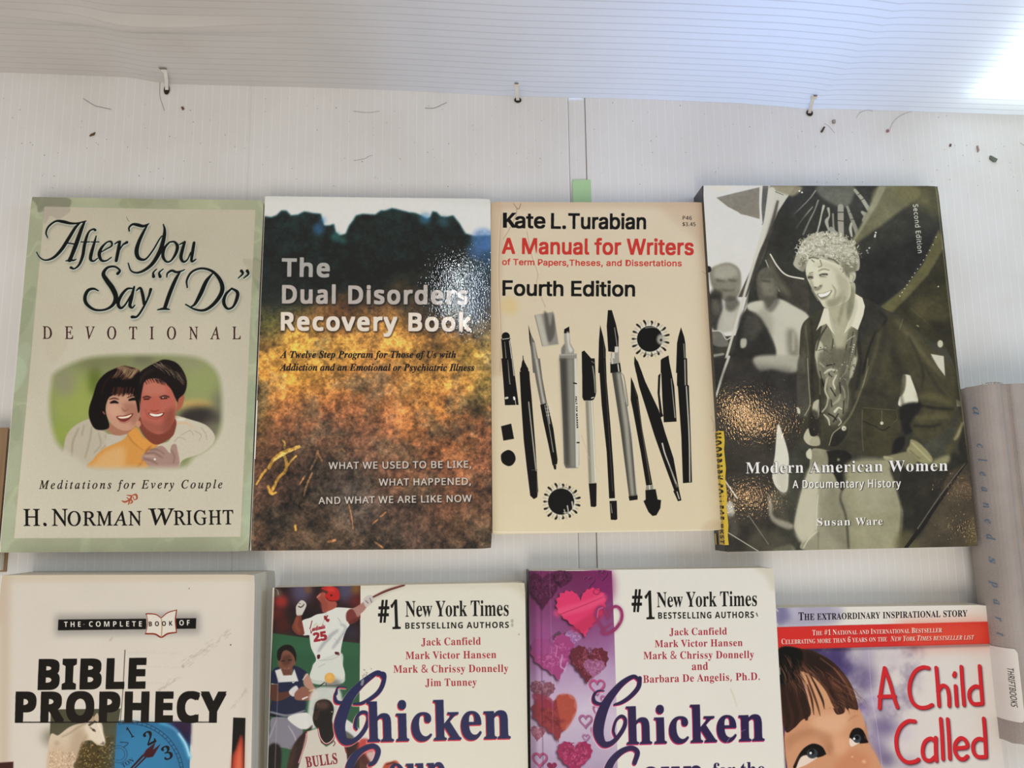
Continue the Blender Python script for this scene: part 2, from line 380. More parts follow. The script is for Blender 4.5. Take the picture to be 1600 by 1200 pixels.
    for i in range(26): x0 = rq.uniform(880, 1120); S([(x0, 300 + abs(x0 - 960) * .12, 8), (x0 + 12, 318 + abs(x0 - 960) * .2, 4), (x0 + 20, 330 + abs(x0 - 960) * .28, 2)], "2c1c1a", .8, 2)
    S("850,330,12 900,250,14 980,215,10", "4a3830", .5, 8)
    S("880,465,12 915,455,15 950,465,10", "43201a", .9, 3); S("1030,462,12 1075,450,15 1115,462,10", "43201a", .9, 3); S("890,480,12 932,477,14", "2c120e", .85, 3); S("1042,474,13 1092,470,13", "2c120e", .85, 3)
    a.disc(1058, 465, 5, "e0c8b8"); S("950,580,10 985,590,12 1020,578,10", "8c3a2e", .8, 4)
    F("928,600 985,612 1068,598 1050,632 990,640 945,628", "6f211c", 1, 2); F("940,606 1000,614 1058,604 1035,628 985,634 950,624", "f2dcc4", 1, 1)
    S("945,648,8 990,656,10 1050,646,8", "9c473c", .8, 4); S("900,570,8 915,620,8 940,650,6", "8c4034", .6, 5); S("1080,570,8 1085,610,8 1065,650,6", "8c4034", .6, 5)
    # woman
    F("550,700 560,760 620,798 690,800 760,770 800,700", "a36e54", 1, 4)
    F("548,600 560,500 600,420 700,400 800,430 846,500 850,620 810,720 740,760 660,745 590,690", "bd8b70", 1, 4)
    F("700,520 830,520 850,620 800,720 740,640", "955c4a", .6, 18); F("560,560 640,520 680,600 620,640", "cc9b80", .6, 14)
    F("625,205 700,180 760,190 840,215 850,260 838,400 850,560 835,600 815,500 780,430 700,425 620,440 570,470 545,540 548,610 575,700 565,740 500,755 440,735 398,650 395,560 430,450 470,330 540,250", "2b1212", 1, 3)
    F("600,430 640,380 700,380 690,440 640,445", "5b3324", .7, 8); F("640,200 700,180 800,225 780,290 730,280 690,230", "a0835e", .75, 9); F("770,215 860,200 800,260", "8f7655", .7, 6)
    S("600,260,8 540,330,10 500,430,8", "4b2018", .6, 6)
    for i in range(44): x0 = rq.uniform(585, 800); L_ = rq.uniform(40, 110); S([(x0, 400 - L_ * .3, 8), (x0 - 10, 420, 7), (x0 - 24, 425 + rq.uniform(0, 34), 2)], rq.choice(("2b1212", "3a1a14", "4e2a1c")), .85, 2)
    for i in range(50): x0 = rq.uniform(640, 830); y0 = 190 + rq.uniform(0, 60); S([(x0, y0, 3), (x0 - 16, y0 + 30, 5), (x0 - 50, y0 + 70, 2)], rq.choice(("a98c64", "6e5038", "c2a67c", "3a1c14")), .45, 2)
    S("578,480,8 620,470,13 660,480,8", "4a2a1e", .9, 3); S("740,465,8 790,448,12 830,455,6", "3a1c14", .9, 3)
    S("590,510,16 622,502,26 655,512,12", "1e0c0a", .95, 3); S("755,487,16 790,478,26 822,484,12", "1e0c0a", .95, 3)
    S("690,560,8 715,585,14 745,570,8", "8d5743", .7, 4); F("640,632 710,625 790,605 770,645 720,680 670,672", "7c2f28", 1, 2); F("655,636 720,632 778,614 750,642 700,652 668,648", "ecd2b4", 1, 1)
    S("665,680,8 720,690,10 765,665,8", "a4604e", .8, 4); a.disc(838, 700, 22, "c48a6c", .9, 4, 30); S("520,590,8 535,612,8", "b08068", .9, 3)
    # hand
    F("865,1000 900,960 1000,905 1060,900 1120,960 1130,900 1165,878 1185,920 1190,1090 960,1090 900,1040", "a07e70", 1, 4)
    for q in ("900,965,16 980,960,14 1050,1000,10", "940,930,14 1010,930,12 1070,970,8", "890,1010,16 960,1030,14 1010,1060,8", "1130,930,9 1160,990,10 1150,1050,8"): S(q, "6b4c44", .55, 5)
    S("900,985,14 980,990,12", "c09c8a", .6, 5); a.disc(985, 1015, 9, "f5ece0", 1, 2)
    pic = a.c.copy(); a.c[:] = keep
    m = a.ras([a.m(crom([(60, 330), (90, 240), (330, 125), (560, 90), (900, 84), (1200, 90), (1420, 130), (1560, 280), (1585, 560), (1570, 760), (1480, 900), (1320, 1000), (1240, 1082), (800, 1086), (420, 1084), (300, 1010), (130, 900), (60, 720), (40, 520)], 6, True))], 60 * a.k / 5.7 * 3)
    A, y0, y1, x0, x1 = m; A = gauss(A, 26 / 5.714 * a.k); A = np.clip((A - .12) / .76, 0, 1)[..., None]; R = a.c[y0:y1, x0:x1]; R += (pic[y0:y1, x0:x1] - R) * A
    # calligraphic title
    def pen(fr, L):
        a.fr = fr; return sum((a.sp(q) for q in L), [])
    K1 = (40, 320, 8); K2 = (190, 320, 8); K3 = (120, 400, 5.714)
    G = pen(K1, ["278,415,6 256,350,14 290,270,18 380,205,20 470,212,34 560,232,26 640,232,16 720,214,12 757,203,8", "680,225,16 620,290,28 540,420,36 450,560,36 350,660,26 250,692,14 180,660,10 137,592,6",
        "738,212,20 690,330,38 630,500,46 580,630,40 552,695,44", "505,702,8 570,694,22 605,695,14 632,683,7", "515,478,12 610,492,12",
        "872,318,26 850,306,18 800,330,16 765,400,26 735,520,34 715,640,32 670,750,22 610,800,14 568,785,28", "695,466,9 800,466,10", "884,390,8 860,480,24 825,600,36 814,680,32 850,705,16 902,670,8", "820,466,9 918,466,9",
        "945,592,9 1010,555,11 1078,512,16 1068,462,20 1015,472,14 950,540,28 922,620,36 950,695,26 1010,700,14 1074,658,8", "1115,492,9 1150,468,16 1180,458,20", "1178,462,28 1158,580,36 1134,702,32", "1165,585,9 1215,505,14 1268,470,30"])
    G += pen(K2, ["97,330,12 95,285,16 140,245,22 200,252,36 270,268,30 330,245,12 342,235,6", "328,245,10 270,350,28 215,470,38 188,580,46 208,660,40 265,688,26 320,665,16 400,560,14 470,440,12 505,390,8",
        "523,245,8 540,310,24 533,400,40 490,560,46 400,720,40 300,810,30 200,850,20 120,825,14 84,730,9", "600,470,14 540,540,26 518,640,34 560,712,20 620,700,16 680,610,30 700,520,34 660,465,20 600,470,14",
        "725,500,9 775,475,18", "792,468,26 765,560,34 745,660,36 775,715,24 825,690,12 868,600,12", "910,478,30 890,600,34 880,710,24 935,685,8", "440,805,8 398,850,16 402,900,34", "522,805,8 472,850,16 484,900,34",
        "568,908,8 575,860,16 630,825,24 690,845,24 760,828,12 792,812,6"])
    G += pen(K3, ["925,140,12 880,220,26 830,340,30 788,465,28", "722,482,6 780,472,18 830,480,6", "366,158,24 385,130,14 340,96,14 275,105,18 238,160,28 270,220,36 320,290,40 350,370,36 320,440,24 250,480,15 160,480,17 90,430,24 74,370,26 100,310,24 150,293,16 195,312,6",
        "500,290,8 450,295,16 400,350,22 370,420,26 390,465,20 430,440,12 485,350,10", "514,275,12 490,370,26 475,440,24 495,464,12 520,440,6", "533,310,6 568,286,16 590,350,24 602,430,20", "662,298,22 640,370,14 590,470,14 540,540,14 495,545,24",
        "1218,158,8 1160,230,28 1110,340,32 1060,430,20 1026,455,8", "990,285,8 985,220,13 1030,145,15 1120,114,15 1220,145,20 1290,230,30 1302,320,34 1240,420,28 1150,485,20 1060,480,13 975,435,8",
        "1390,295,12 1335,350,20 1318,420,26 1350,475,17 1400,460,15 1435,390,26 1440,330,24 1390,295,12", "1476,140,24 1488,165,15 1448,205,5", "1528,140,24 1538,168,15 1498,205,5"])
    a.fr = (0, 0, 1)
    a.put(G, "565848", .55, 2.2, grow=.5, d=(1.8, 3)); a.put(G, "cdd3c6", .8, .4, grow=1.1, d=(.5, .7)); a.put(G, "081712", 1, 0.15, grow=.25)
    a.fr = (0, 290, 3.81)
    a.T("DEVOTIONAL", 255, 912, 1436, 918, 74, "46221f", 'su', .003, .62, arch=0)
    a.fr = (0, 540, 3.529)
    a.T("Meditations for Every Couple", 215, 790, 1228, 787, 46, "2a201c", 'si', .004, .13)
    a.T("H. N", 130, 994, 372, 993, 92, "16110f", 'su', .004, -.02); a.T("ORMAN", 374, 993, 780, 991, 78, "16110f", 'su', .005, .03)
    a.T("W", 818, 989, 962, 988, 90, "16110f", 'su', .004); a.T("RIGHT", 960, 989, 1288, 985, 78, "16110f", 'su', .005, .03)
    for q in ("672,855,4 690,862,10 712,850,7 700,838,4", "700,825,4 725,830,9 718,850,9 708,876,5", "722,845,4 730,862,8 718,872,4", "728,826,4 750,822,10 756,842,8 740,850,4 736,834,4"): a.S(q, "a44f38")
    a.fr = (0, 0, 1); a.grain(.10)

def ramp(v, stops):
    ks = np.array([k for k, _ in stops], float); cs = np.array([hx(c) for _, c in stops])
    return np.stack([np.interp(v, ks, cs[:, i]) for i in range(3)], -1).astype('f4')
def art_recovery(a):
    X, Y = a.grid(); H, Wd, k = a.H, a.W, a.k
    n1, n2, n3 = fbm(H, Wd, 90 * k, 5, 21, .6), fbm(H, Wd, 40 * k, 5, 22, .65), fbm(H, Wd, 16 * k, 5, 23, .8)
    v = Y + n1 * 150 + n2 * 50
    B = ramp(v, [(300, "16302c"), (410, "122420"), (455, "1c241e"), (490, "4a3a26"), (520, "8a602e"), (555, "b8823c"), (600, "a86e34"), (650, "935a34"), (700, "805034"), (760, "5e402e"), (830, "4c382a"), (870, "4a3a2c")])
    g = np.clip(n2 * 3, 0, 1)[..., None]; B = B * (1 - g * .5) + g * .5 * ramp(v, [(300, "0c1a16"), (440, "3a2c1c"), (540, "d09a44"), (620, "c88038"), (720, "b0683c"), (850, "705038")])
    a.c[:] = B * (1 + n3[..., None] * np.interp(Y, [300, 480, 520, 900], [.8, .9, 1.1, 1.3])[..., None])
    def bl(x, y, r, c, al, b, ry=None): a.disc(x, y, r, c, al, b, ry)
    for q in ((430, 480, 22, "20302c", .7, 14, 70), (408, 640, 12, "6a5a24", .7, 10, 60), (745, 470, 22, "2c4668", .7, 12, 60), (758, 390, 14, "30609a", .6, 10, 30), (740, 560, 30, "8a8038", .5, 18), (755, 610, 14, "5c5c30", .6, 10, 40), (740, 630, 14, "4c4c2c", .6, 8, 18),
              (450, 590, 40, "d08a2c", .55, 22), (500, 575, 60, "d89a48", .45, 22, 22), (480, 540, 60, "d8a040", .5, 20), (640, 560, 70, "c08840", .4, 22), (640, 670, 22, "d08440", .5, 12), (590, 610, 40, "96643c", .5, 18),
              (475, 640, 16, "54402c", .6, 10), (430, 700, 50, "4a3424", .6, 22), (500, 760, 60, "3c3028", .65, 24), (540, 760, 36, "544c44", .7, 18), (560, 800, 40, "565450", .5, 16), (440, 770, 40, "3a2a22", .6, 18), (690, 780, 50, "6c4028", .5, 20),
              (640, 820, 50, "3c302a", .6, 20), (730, 820, 30, "72563c", .5, 14), (560, 700, 40, "6c5242", .5, 20), (500, 840, 60, "5a4634", .5, 18), (620, 450, 16, "5a4024", .5, 9), (650, 470, 18, "6a4c34", .5, 9), (600, 480, 20, "5a3c2c", .5, 10), (530, 490, 30, "6c4024", .6, 12),
              (420, 505, 20, "4c5420", .5, 10), (680, 490, 24, "3c2c28", .5, 10), (720, 700, 24, "a86a38", .5, 14)): bl(*q)
    # sky above the tree line
    a.fr = (380, 290, 3.871)
    up = "0,0 1700,0 1700,330 1500,300 1400,305 1345,290 1310,230 1270,180 1225,190 1195,185 1170,160 1145,155 1130,190 1110,200 1075,180 1040,165 1000,160 960,150 900,135 860,150 830,150 800,175 720,170 680,180 660,215 640,240 620,290 585,300 560,280 550,230 520,240 490,240 470,170 420,165 370,155 330,175 290,180 260,150 230,150 200,180 170,190 130,185 0,180"
    a.F(up, "2f7a8c", .75, 9, 0); a.F(up, "d0d0ca", 1, 5, 0)
    m = a.ras([a.m(pts(up))]); A, y0, y1, x0, x1 = m
    for x, y, r, c in ((455, 262, 34, "2c66a0"), (560, 310, 28, "28706c"), (600, 330, 20, "2c7c70"), (1100, 200, 34, "2f6f98"), (1210, 220, 32, "2d5a66"), (1450, 330, 70, "4878b4"), (1400, 400, 50, "3c5c88"), (480, 210, 18, "2c70a8")): a.disc(x, y, r, c, .6, 12)
    a.F("0,0 1700,0 1700,110 1500,130 1000,80 500,75 130,90 0,100", "c4c6be", .5, 14, 0)
    # bleached twigs
    a.fr = (380, 580, 3.902)
    for q in ("155,590,18 185,540,24 240,500,28 300,475,22 340,460,20", "245,505,14 265,560,18 255,610,20 215,650,16 190,700,18 170,740,14", "80,690,10 110,640,14 140,600,14", "255,600,10 290,550,12 325,515,10", "410,600,10 440,540,14 455,490,16",
              "370,760,10 385,700,12 420,620,10", "345,690,9 375,640,10", "355,820,16 358,812,16", "455,500,12 480,545,14", "250,470,14 255,440,12 240,420,8", "600,470,8 625,495,8", "840,885,12 870,860,8", "790,930,10 820,905,8", "800,1040,10 850,1075,12", "640,800,7 660,880,7 670,960,6",
              "520,1040,16 560,1030,14", "318,940,14 320,970,14", "150,700,14 170,745,18 200,740,12"):
        w = pts(q); a.S(q, "2a1a10", .5, 9); a.S(q, "c8963c" if w[0][0] < 330 and w[0][1] > 450 else "b07648", .85, 2.5)
    a.S("185,545,10 240,508,14 300,482,10", "e6c060", .9, 3)
    a.fr = (0, 0, 1); rdg = 1 - np.abs(fbm(H, Wd, 22 * k, 4, 33, .75)) * 7; blob = fbm(H, Wd, 34 * k, 4, 35, .8); lowY = np.clip((Y - 470) / 50, 0, 1) * np.clip((Y - 300) / 60, 0, 1)
    a.c *= 1 + ((rdg.clip(-.6, 1) * .22 + blob * 1.15) * (lowY * .8 + .12) * (a.c.mean(-1) < .66))[..., None]; gr = (np.clip(fbm(H, Wd, 50 * k, 4, 37, .7) * 5, 0, 1) * lowY * .45)[..., None]; a.c += (a.c.mean(-1, keepdims=True) * np.array([.95, .92, .72], 'f4') - a.c) * gr
    a.c *= 1 + (fbm(H, Wd, 5 * k, 3, 31, .9)[..., None]) * np.where(Y > 480, .75, .25)[..., None] * np.where(a.c.mean(-1) > .68, 0.1, 1)[..., None]
    a.S("414,305,2 400,600,2 395,860,2", "8f8468", .35)
    a.fr = (380, 290, 3.871)
    for t, x0, y0, x1, y1, cap, col in (("The", 238, 546, 518, 550, 102, "a09e98"), ("Dual Disorders", 240, 708, 1354, 716, 102, "aca49c"), ("Recovery Book", 233, 872, 1374, 878, 102, "d8ccbc")):
        P = a.tp(t, x0, y0, x1, y1, cap, 'ss', .020, .03); a.put(P, "120c08", .75, 5, grow=6, d=(3, 5)); a.put(P, col, 1, .8, grow=1.2)
    a.T("A Twelve Step Program for Those of Us with", 222, 1042, 1287, 1042, 41, "100b06", 'sbi', .005, .0)
    a.T("Addiction and an Emotional or Psychiatric Illness", 220, 1119, 1398, 1121, 41, "100b06", 'sbi', .005, .0)
    a.fr = (380, 580, 3.902)
    for t, x0, y0, x1, y1, w in (("WHAT WE USED TO BE LIKE,", 522, 597, 1390, 588, 42), ("WHAT HAPPENED,", 828, 698, 1388, 692, 42), ("AND WHAT WE ARE LIKE NOW", 460, 810, 1392, 796, 42)):
        P = a.tp(t, x0, y0, x1, y1, w, 'ss', .010, .02); a.put(P, "140c08", .7, 4, grow=2, d=(2, 4)); a.put(P, "c6bcb0", 1, .6)

def art_manual(a):
    X, Y = a.grid(); k = a.k
    n = fbm(a.H, a.W, 140 * k, 5, 41); t = ((Y - 320) / 510)[..., None]
    a.c[:] = (hx("d3c0a4") * (1 - t) + hx("d8c7a6") * t) * (1 + .05 * n[..., None]); a.grain(.045, seed=4)
    a.fr = (750, 300, 4.1026); F, S, T = a.F, a.S, a.T
    F("60,60 140,66 150,300 135,700 150,1180 60,1180", "c0a284", .45, 12, 0); F("60,60 1450,60 1440,110 700,95 100,110", "bf9f82", .5, 18, 0); F("1150,70 1445,70 1450,420 1380,300 1250,200", "c6a88a", .6, 24)
    F("1410,70 1460,80 1490,1150 1440,700", "c9ab8a", .5, 16); a.disc(190, 730, 60, "d8b470", .5, 16)
    S("215,75,4 245,110,6 262,75,4", "8a6a50", .8, 2); S("235,105,5 230,150,5 190,235,4 150,300,4", "9c7c62", .7, 2); S("300,250,4 330,400,5 370,520,4 365,600,4 420,740,4", "ab8e70", .7, 2.5); S("310,255,3 340,400,4 380,520,3", "e6d6bc", .6, 2)
    S("135,150,4 120,500,5 135,900,4 130,1150,5", "a08468", .55, 3); S("128,150,3 114,500,4 128,900,3", "e8d8c0", .5, 3); S("1420,510,4 1450,530,4", "b09070", .8, 2)
    fo = 'in'
    F("147,133 172,133 172,174 206,133 234,133 194,174 236,229 206,229 178,190 172,196 172,229 147,229", "14120f", 1, 0, 0); T("ate", 226, 229, 416, 231, 95, "14120f", fo, .017, -.03); T("L.", 458, 233, 548, 234, 95, "14120f", fo, .017, -.03); T("Turabian", 568, 234, 1060, 238, 95, "14120f", fo, .017, -.03)
    T("A Manual for Writers", 143, 394, 1364, 404, 97, "c4342a", fo, .019, -.02); T("of Term Papers,", 143, 467, 566, 472, 38, "c4342a", fo, .014, -.02); T("Theses, and Dissertations", 574, 472, 1290, 478, 38, "c4342a", fo, .014, -.0)
    T("Fourth Edition", 147, 662, 990, 668, 93, "14120f", fo, .017, -.03)
    T("P46", 1297, 180, 1354, 182, 24, "3a3028", 'ss', .005, .04); T("$3.45", 1297, 221, 1378, 222, 24, "3a3028", 'ss', .005, .04)
    K = "17150f"
    # upper halves in the upper frame
    a.disc(165, 925, 26, K, ry=26); S("140,945,10 190,940,10", K); S("143,944,4 188,938,4", "d8d0c0")
    F("137,950 190,942 200,1000 240,1300 245,1340 165,1345", K, sm=0); S("158,960,3 175,1140,5 186,1230,4", "8f8a80"); S("188,955,4 205,1080,5 215,1200,3", "e2dccd")
    F("350,790 470,768 505,975 402,990", "8a8378", .95, 4, 0); F("350,790 390,783 440,985 402,990", "c9c0ac", .7, 8, 0); F("410,780 430,778 450,860 470,775 480,900 440,960", "4c4740", .7, 6); S("352,790,3 400,988,3", "6c665c"); S("478,770,3 506,974,3", "cfc6b2", 1, 1)
    F("540,880 572,862 574,905 538,908", K, sm=0); F("538,905 575,905 580,970 604,1012 602,1040 520,1040 522,1000 540,975", "9d968a", 1, 2, 0); F("555,905 572,905 575,975 595,1015 570,1020", "d8d0bf", .8, 4); F("524,1000 545,975 545,1035 522,1035", "6a645a", .7, 4)
    F("508,1040 620,1036 620,1078 508,1082", "8d877c", 1, 1, 0); S("512,1045,4 616,1042,4", "c8c0b0", .8, 2)
    F("310,850 322,900 345,960 384,1150 350,1150 318,960", K, sm=0); F("322,905 350,960 390,1160 340,1160 325,1000", "67625a", 1, 2, 0); F("335,960 350,965 378,1150 358,1150", "b8b0a0", .7, 3, 0)
    S("275,1050,4 278,1085,6", K); F("280,1075 292,1110 305,1135 308,1150 262,1150 260,1130 272,1110", K)
    F("652,1025 668,1016 720,1075 734,1092 735,1160 654,1160", K, 1, 0, 0); S("722,1085,9 728,1120,7", "6c665c", .8, 2)
    F("770,852 790,930 806,1010 806,1160 758,1160 762,960", K, 1, 0, 0); S("792,945,4 798,1100,5", "6e685c", .7, 2)
    F("820,758 845,758 872,850 888,930 888,1030 822,1022 812,860", K, 1, 0, 0); S("862,870,6 875,960,7 880,1020,5", "a29b8d", .8, 2); F("864,990 888,992 886,1030 862,1028", "e0d8c6", .9, 2, 0)
    F("838,1028 890,1030 892,1095 840,1095", "9a9386", 1, 1, 0); F("846,1030 862,1030 862,1095 846,1095", "d5cdbb", .9, 3, 0); F("835,1092 896,1090 898,1160 836,1160", K, 1, 0, 0); S("880,1095,7 884,1160,7", "cfc7b5", .8, 2)
    # ink bottle caps
    def cap(cx, cy, r, R):
        for i in range(30):
            t = i / 30 * 2 * math.pi; c, s_ = math.cos(t), math.sin(t); q = .94 + .06 * math.sin(i * 7)
            a.S([(cx + c * r * 1.02, cy + s_ * r * 1.02, 6), (cx + c * (r + R) / 2 + 4, cy + s_ * (r + R) / 2, 12), (cx + c * R * q, cy + s_ * R * q, 13)], K, .92, .6) if i % 2 else a.S([(cx + c * r, cy + s_ * r, 7), (cx + c * R * .97, cy + s_ * R * .97, 5)], "a8a192", .9, 2)
        a.disc(cx, cy, r + 14, "e4dccb", .55, 8); a.disc(cx, cy, r, K, 1, 1)
    cap(1088, 942, 82, 124); a.disc(1158, 945, 26, "b0a999", .9, 7, 34); a.disc(1160, 950, 8, K, .9, 3); S("1060,872,7 1100,868,6 1130,872,5", "9c9586", .8, 2); S("1040,1030,4 1100,1045,5 1160,1020,4", "7c766a", .8, 2)
    F("1287,868 1308,930 1315,970 1322,1160 1256,1160 1262,970 1270,930", K, 1, 0, 0); S("1305,975,8 1316,1150,9", "a39c8e", .75, 2)
    F("990,1052 1010,1090 1040,1160 1000,1160 988,1100", K, 1, 0, 0); F("1158,1082 1165,1070 1208,1048 1222,1160 1158,1160", K, 1, 0, 0)
    # lower frame
    a.fr = (750, 560, 4.1026)
    F("137,0 205,0 248,298 160,300 150,150", K, sm=0); S("178,10,4 190,150,7 196,165,3", "8d877a", .9, 1); S("205,0,4 218,110,6", "e6dfd0", .9, 1); S("165,255,14 176,252,14", "c9c1ae"); S("218,250,13 221,262,13", "eee7d8"); S("226,270,4 230,298,4", "d0c8b6")
    F("135,435 200,418 218,515 150,527", K, 1, 1, 0); F("140,610 180,587 215,605 228,645 210,680 180,690 145,670 135,640", K, 1, 1)
    F("275,10 300,50 308,75 262,75 265,50", K); F("254,85 316,82 320,140 330,240 355,560 373,850 366,890 345,902 322,880 300,700 280,520 262,250", K, 1, 0, 0); S("312,280,8 325,400,8 352,650,9 360,720,7", "b5ad9c", .9, 2); S("330,716,3 368,714,3", "5f594e"); S("366,740,4 368,870,4", "a29a8a", .7, 2)
    F("335,0 384,0 400,130 430,290 390,300 360,150", "6a645a", 1, 1, 0); F("352,0 368,0 405,230 418,285 402,290", "cbc3b2", .8, 4, 0); F("386,298 432,288 470,450 497,650 494,678 465,685 440,560 405,400", K, 1, 0, 0); S("415,300,5 440,420,5 470,600,6", "b8b0a0", .85, 2); S("428,290,5 438,360,6 448,420,4", "e8e1d2", .9, 1)
    for y in (300, 322, 344, 366): S("%d,%d,4 %d,%d,4" % (395 + y / 12, y, 438 + y / 12, y - 4), "d8d0c0", .7, 1)
    F("468,684 488,682 488,712 476,712", K, 1, 0, 0)
    F("512,0 622,0 625,300 635,500 636,680 630,702 550,704 538,675 530,400 520,200", "6e695f", 1, 1, 0); F("512,0 560,0 566,300 572,690 550,690 532,400", "3a372f", .75, 10, 0); F("560,0 600,0 606,300 612,700 585,700 572,400", "8f897c", .8, 10, 0); F("604,0 622,0 636,500 634,700 614,700", "d8d1c0", .9, 3, 0)
    for q in ("600,158,8 618,162,8", "622,540,8 635,540,8"): S(q, K)
    a.put(a.tp("FELT TIP MARKER", 611, 245, 620, 448, 9, 'ssb', .02, .05), K)
    F("654,0 735,0 738,60 745,215 740,240 728,265 705,272 665,270 656,250", K, 1, 0, 0); S("722,50,8 732,120,9 738,220,7", "a39c8e", .85, 2); S("718,20,10 732,30,8", "5f594e"); S("714,255,6 728,250,6", "e0d8c8")
    F("676,270 724,270 735,500 745,800 698,802 690,600", "b4ac9a", .95, 1, 0); F("676,272 694,272 708,600 714,800 698,802 690,600", "77705f", .7, 5, 0); S("716,275,4 728,500,5 740,790,5", "eae3d2", .9, 2); F("697,802 747,800 746,945 736,953 710,950", K, 1, 0, 0)
    F("760,0 806,0 812,150 835,420 855,700 865,896 828,898 812,600 780,300", K, 1, 0, 0); S("795,10,4 812,250,5 850,850,5", "5d574b", .8, 2); F("832,898 872,896 873,912 832,914", "cfc7b4", 1, 0, 0); F("830,914 876,912 880,1030 870,1036 838,1034", K, 1, 0, 0); S("838,930,4 846,990,6", "d0c8b8", .7, 2)
    F("834,0 890,0 897,36 838,38", "9a9385", 1, 1, 0); S("845,2,8 850,36,8", "ded6c5", .8, 2); F("834,38 898,30 905,85 845,92", K, 1, 0, 0); S("884,38,8 890,82,8", "e6dfd0", .9, 1)
    F("845,92 905,85 930,200 975,500 1008,885 955,885 900,450", "4f4b42", 1, 1, 0); F("875,92 900,90 920,220 950,400 990,880 968,880 925,450", "b5ad9c", .8, 8, 0); S("905,90,5 935,250,5 975,520,6 1004,870,5", "e4dccb", .85, 3); F("952,884 1010,880 1010,905 958,912", K, 1, 0, 0)
    S("905,92,4 925,130,5 948,290,5 935,300,4", "6c665a"); S("912,100,3 930,280,3", "d8d0bf", .8)
    F("967,118 985,160 1012,240 1040,450 1105,810 1065,815 1030,600 980,330 966,265", K, 1, 0, 0); S("1008,262,4 1060,600,6 1092,800,6", "6e6759", .85, 2); S("985,165,4 1005,245,5", "5e584c", .8, 2)
    F("1065,815 1108,812 1110,840 1062,845", "8f887a", 1, 1, 0); S("1085,815,5 1088,842,5", "eee6d6"); F("1060,845 1125,838 1138,905 1160,908 1155,960 1130,1005 1105,1010 1080,985 1068,960 1048,915 1062,905", K, 1, 1, 0)
    F("995,0 1012,20 1060,150 1145,330 1185,470 1240,640 1275,840 1245,850 1190,700 1120,500 1020,180 990,40", K, 1, 0, 0); S("1168,545,10 1185,610,9 1215,690,8 1255,800,9", "d8d0c0", .9, 2); S("1215,690,4 1268,820,5", "8f887a", .9, 1); S("1230,730,9 1262,825,10", "9c9586", .6, 3)
    F("1238,850 1275,840 1290,910 1268,916", K, 1, 0, 0); S("1262,855,6 1276,900,7", "e0d8c8", .9, 1)
    F("1158,10 1208,0 1225,80 1245,180 1260,405 1178,410 1168,250", K, 1, 0, 0); F("1158,95 1142,110 1138,220 1155,380 1175,370 1168,350 1152,230 1155,130", K, 1, 0, 0); S("1225,130,4 1250,380,6", "cfc7b6", .85, 2)
    F("1263,0 1326,0 1330,170 1338,175 1350,500 1358,795 1300,800 1290,500 1268,185 1262,170", K, 1, 0, 0); S("1312,10,9 1316,170,9", "c2baa9", .8, 2); S("1322,180,8 1340,500,9 1344,790,8", "d8d0c0", .85, 2)
    cap(520, 918, 84, 122)
    for q in ("560,945,9 566,980,8", "590,920,10 596,960,9", "540,970,8 548,1000,6", "605,935,7 608,970,6", "600,890,7 612,910,6", "535,990,5 575,985,5"): S(q, "d2cab9", .85, 2)
    S("500,835,5 545,828,6 585,850,5 610,890,5", "8f887a", .8, 2); S("650,490,3 680,580,3 700,640,3", "b8a888", .8, 1); S("1480,370,4 1500,430,5 1490,470,4", "a8977c", .6, 2); S("700,640,2 770,730,2", "c4b594", .7, 1)
    S("90,1108,6 140,1114,7 700,1110,5 1530,1100,6", "ecdfc6", .7, 2)
    F("1450,1050 1545,1040 1555,1095 1500,1112 1420,1112", "b89c7a", .35, 12)
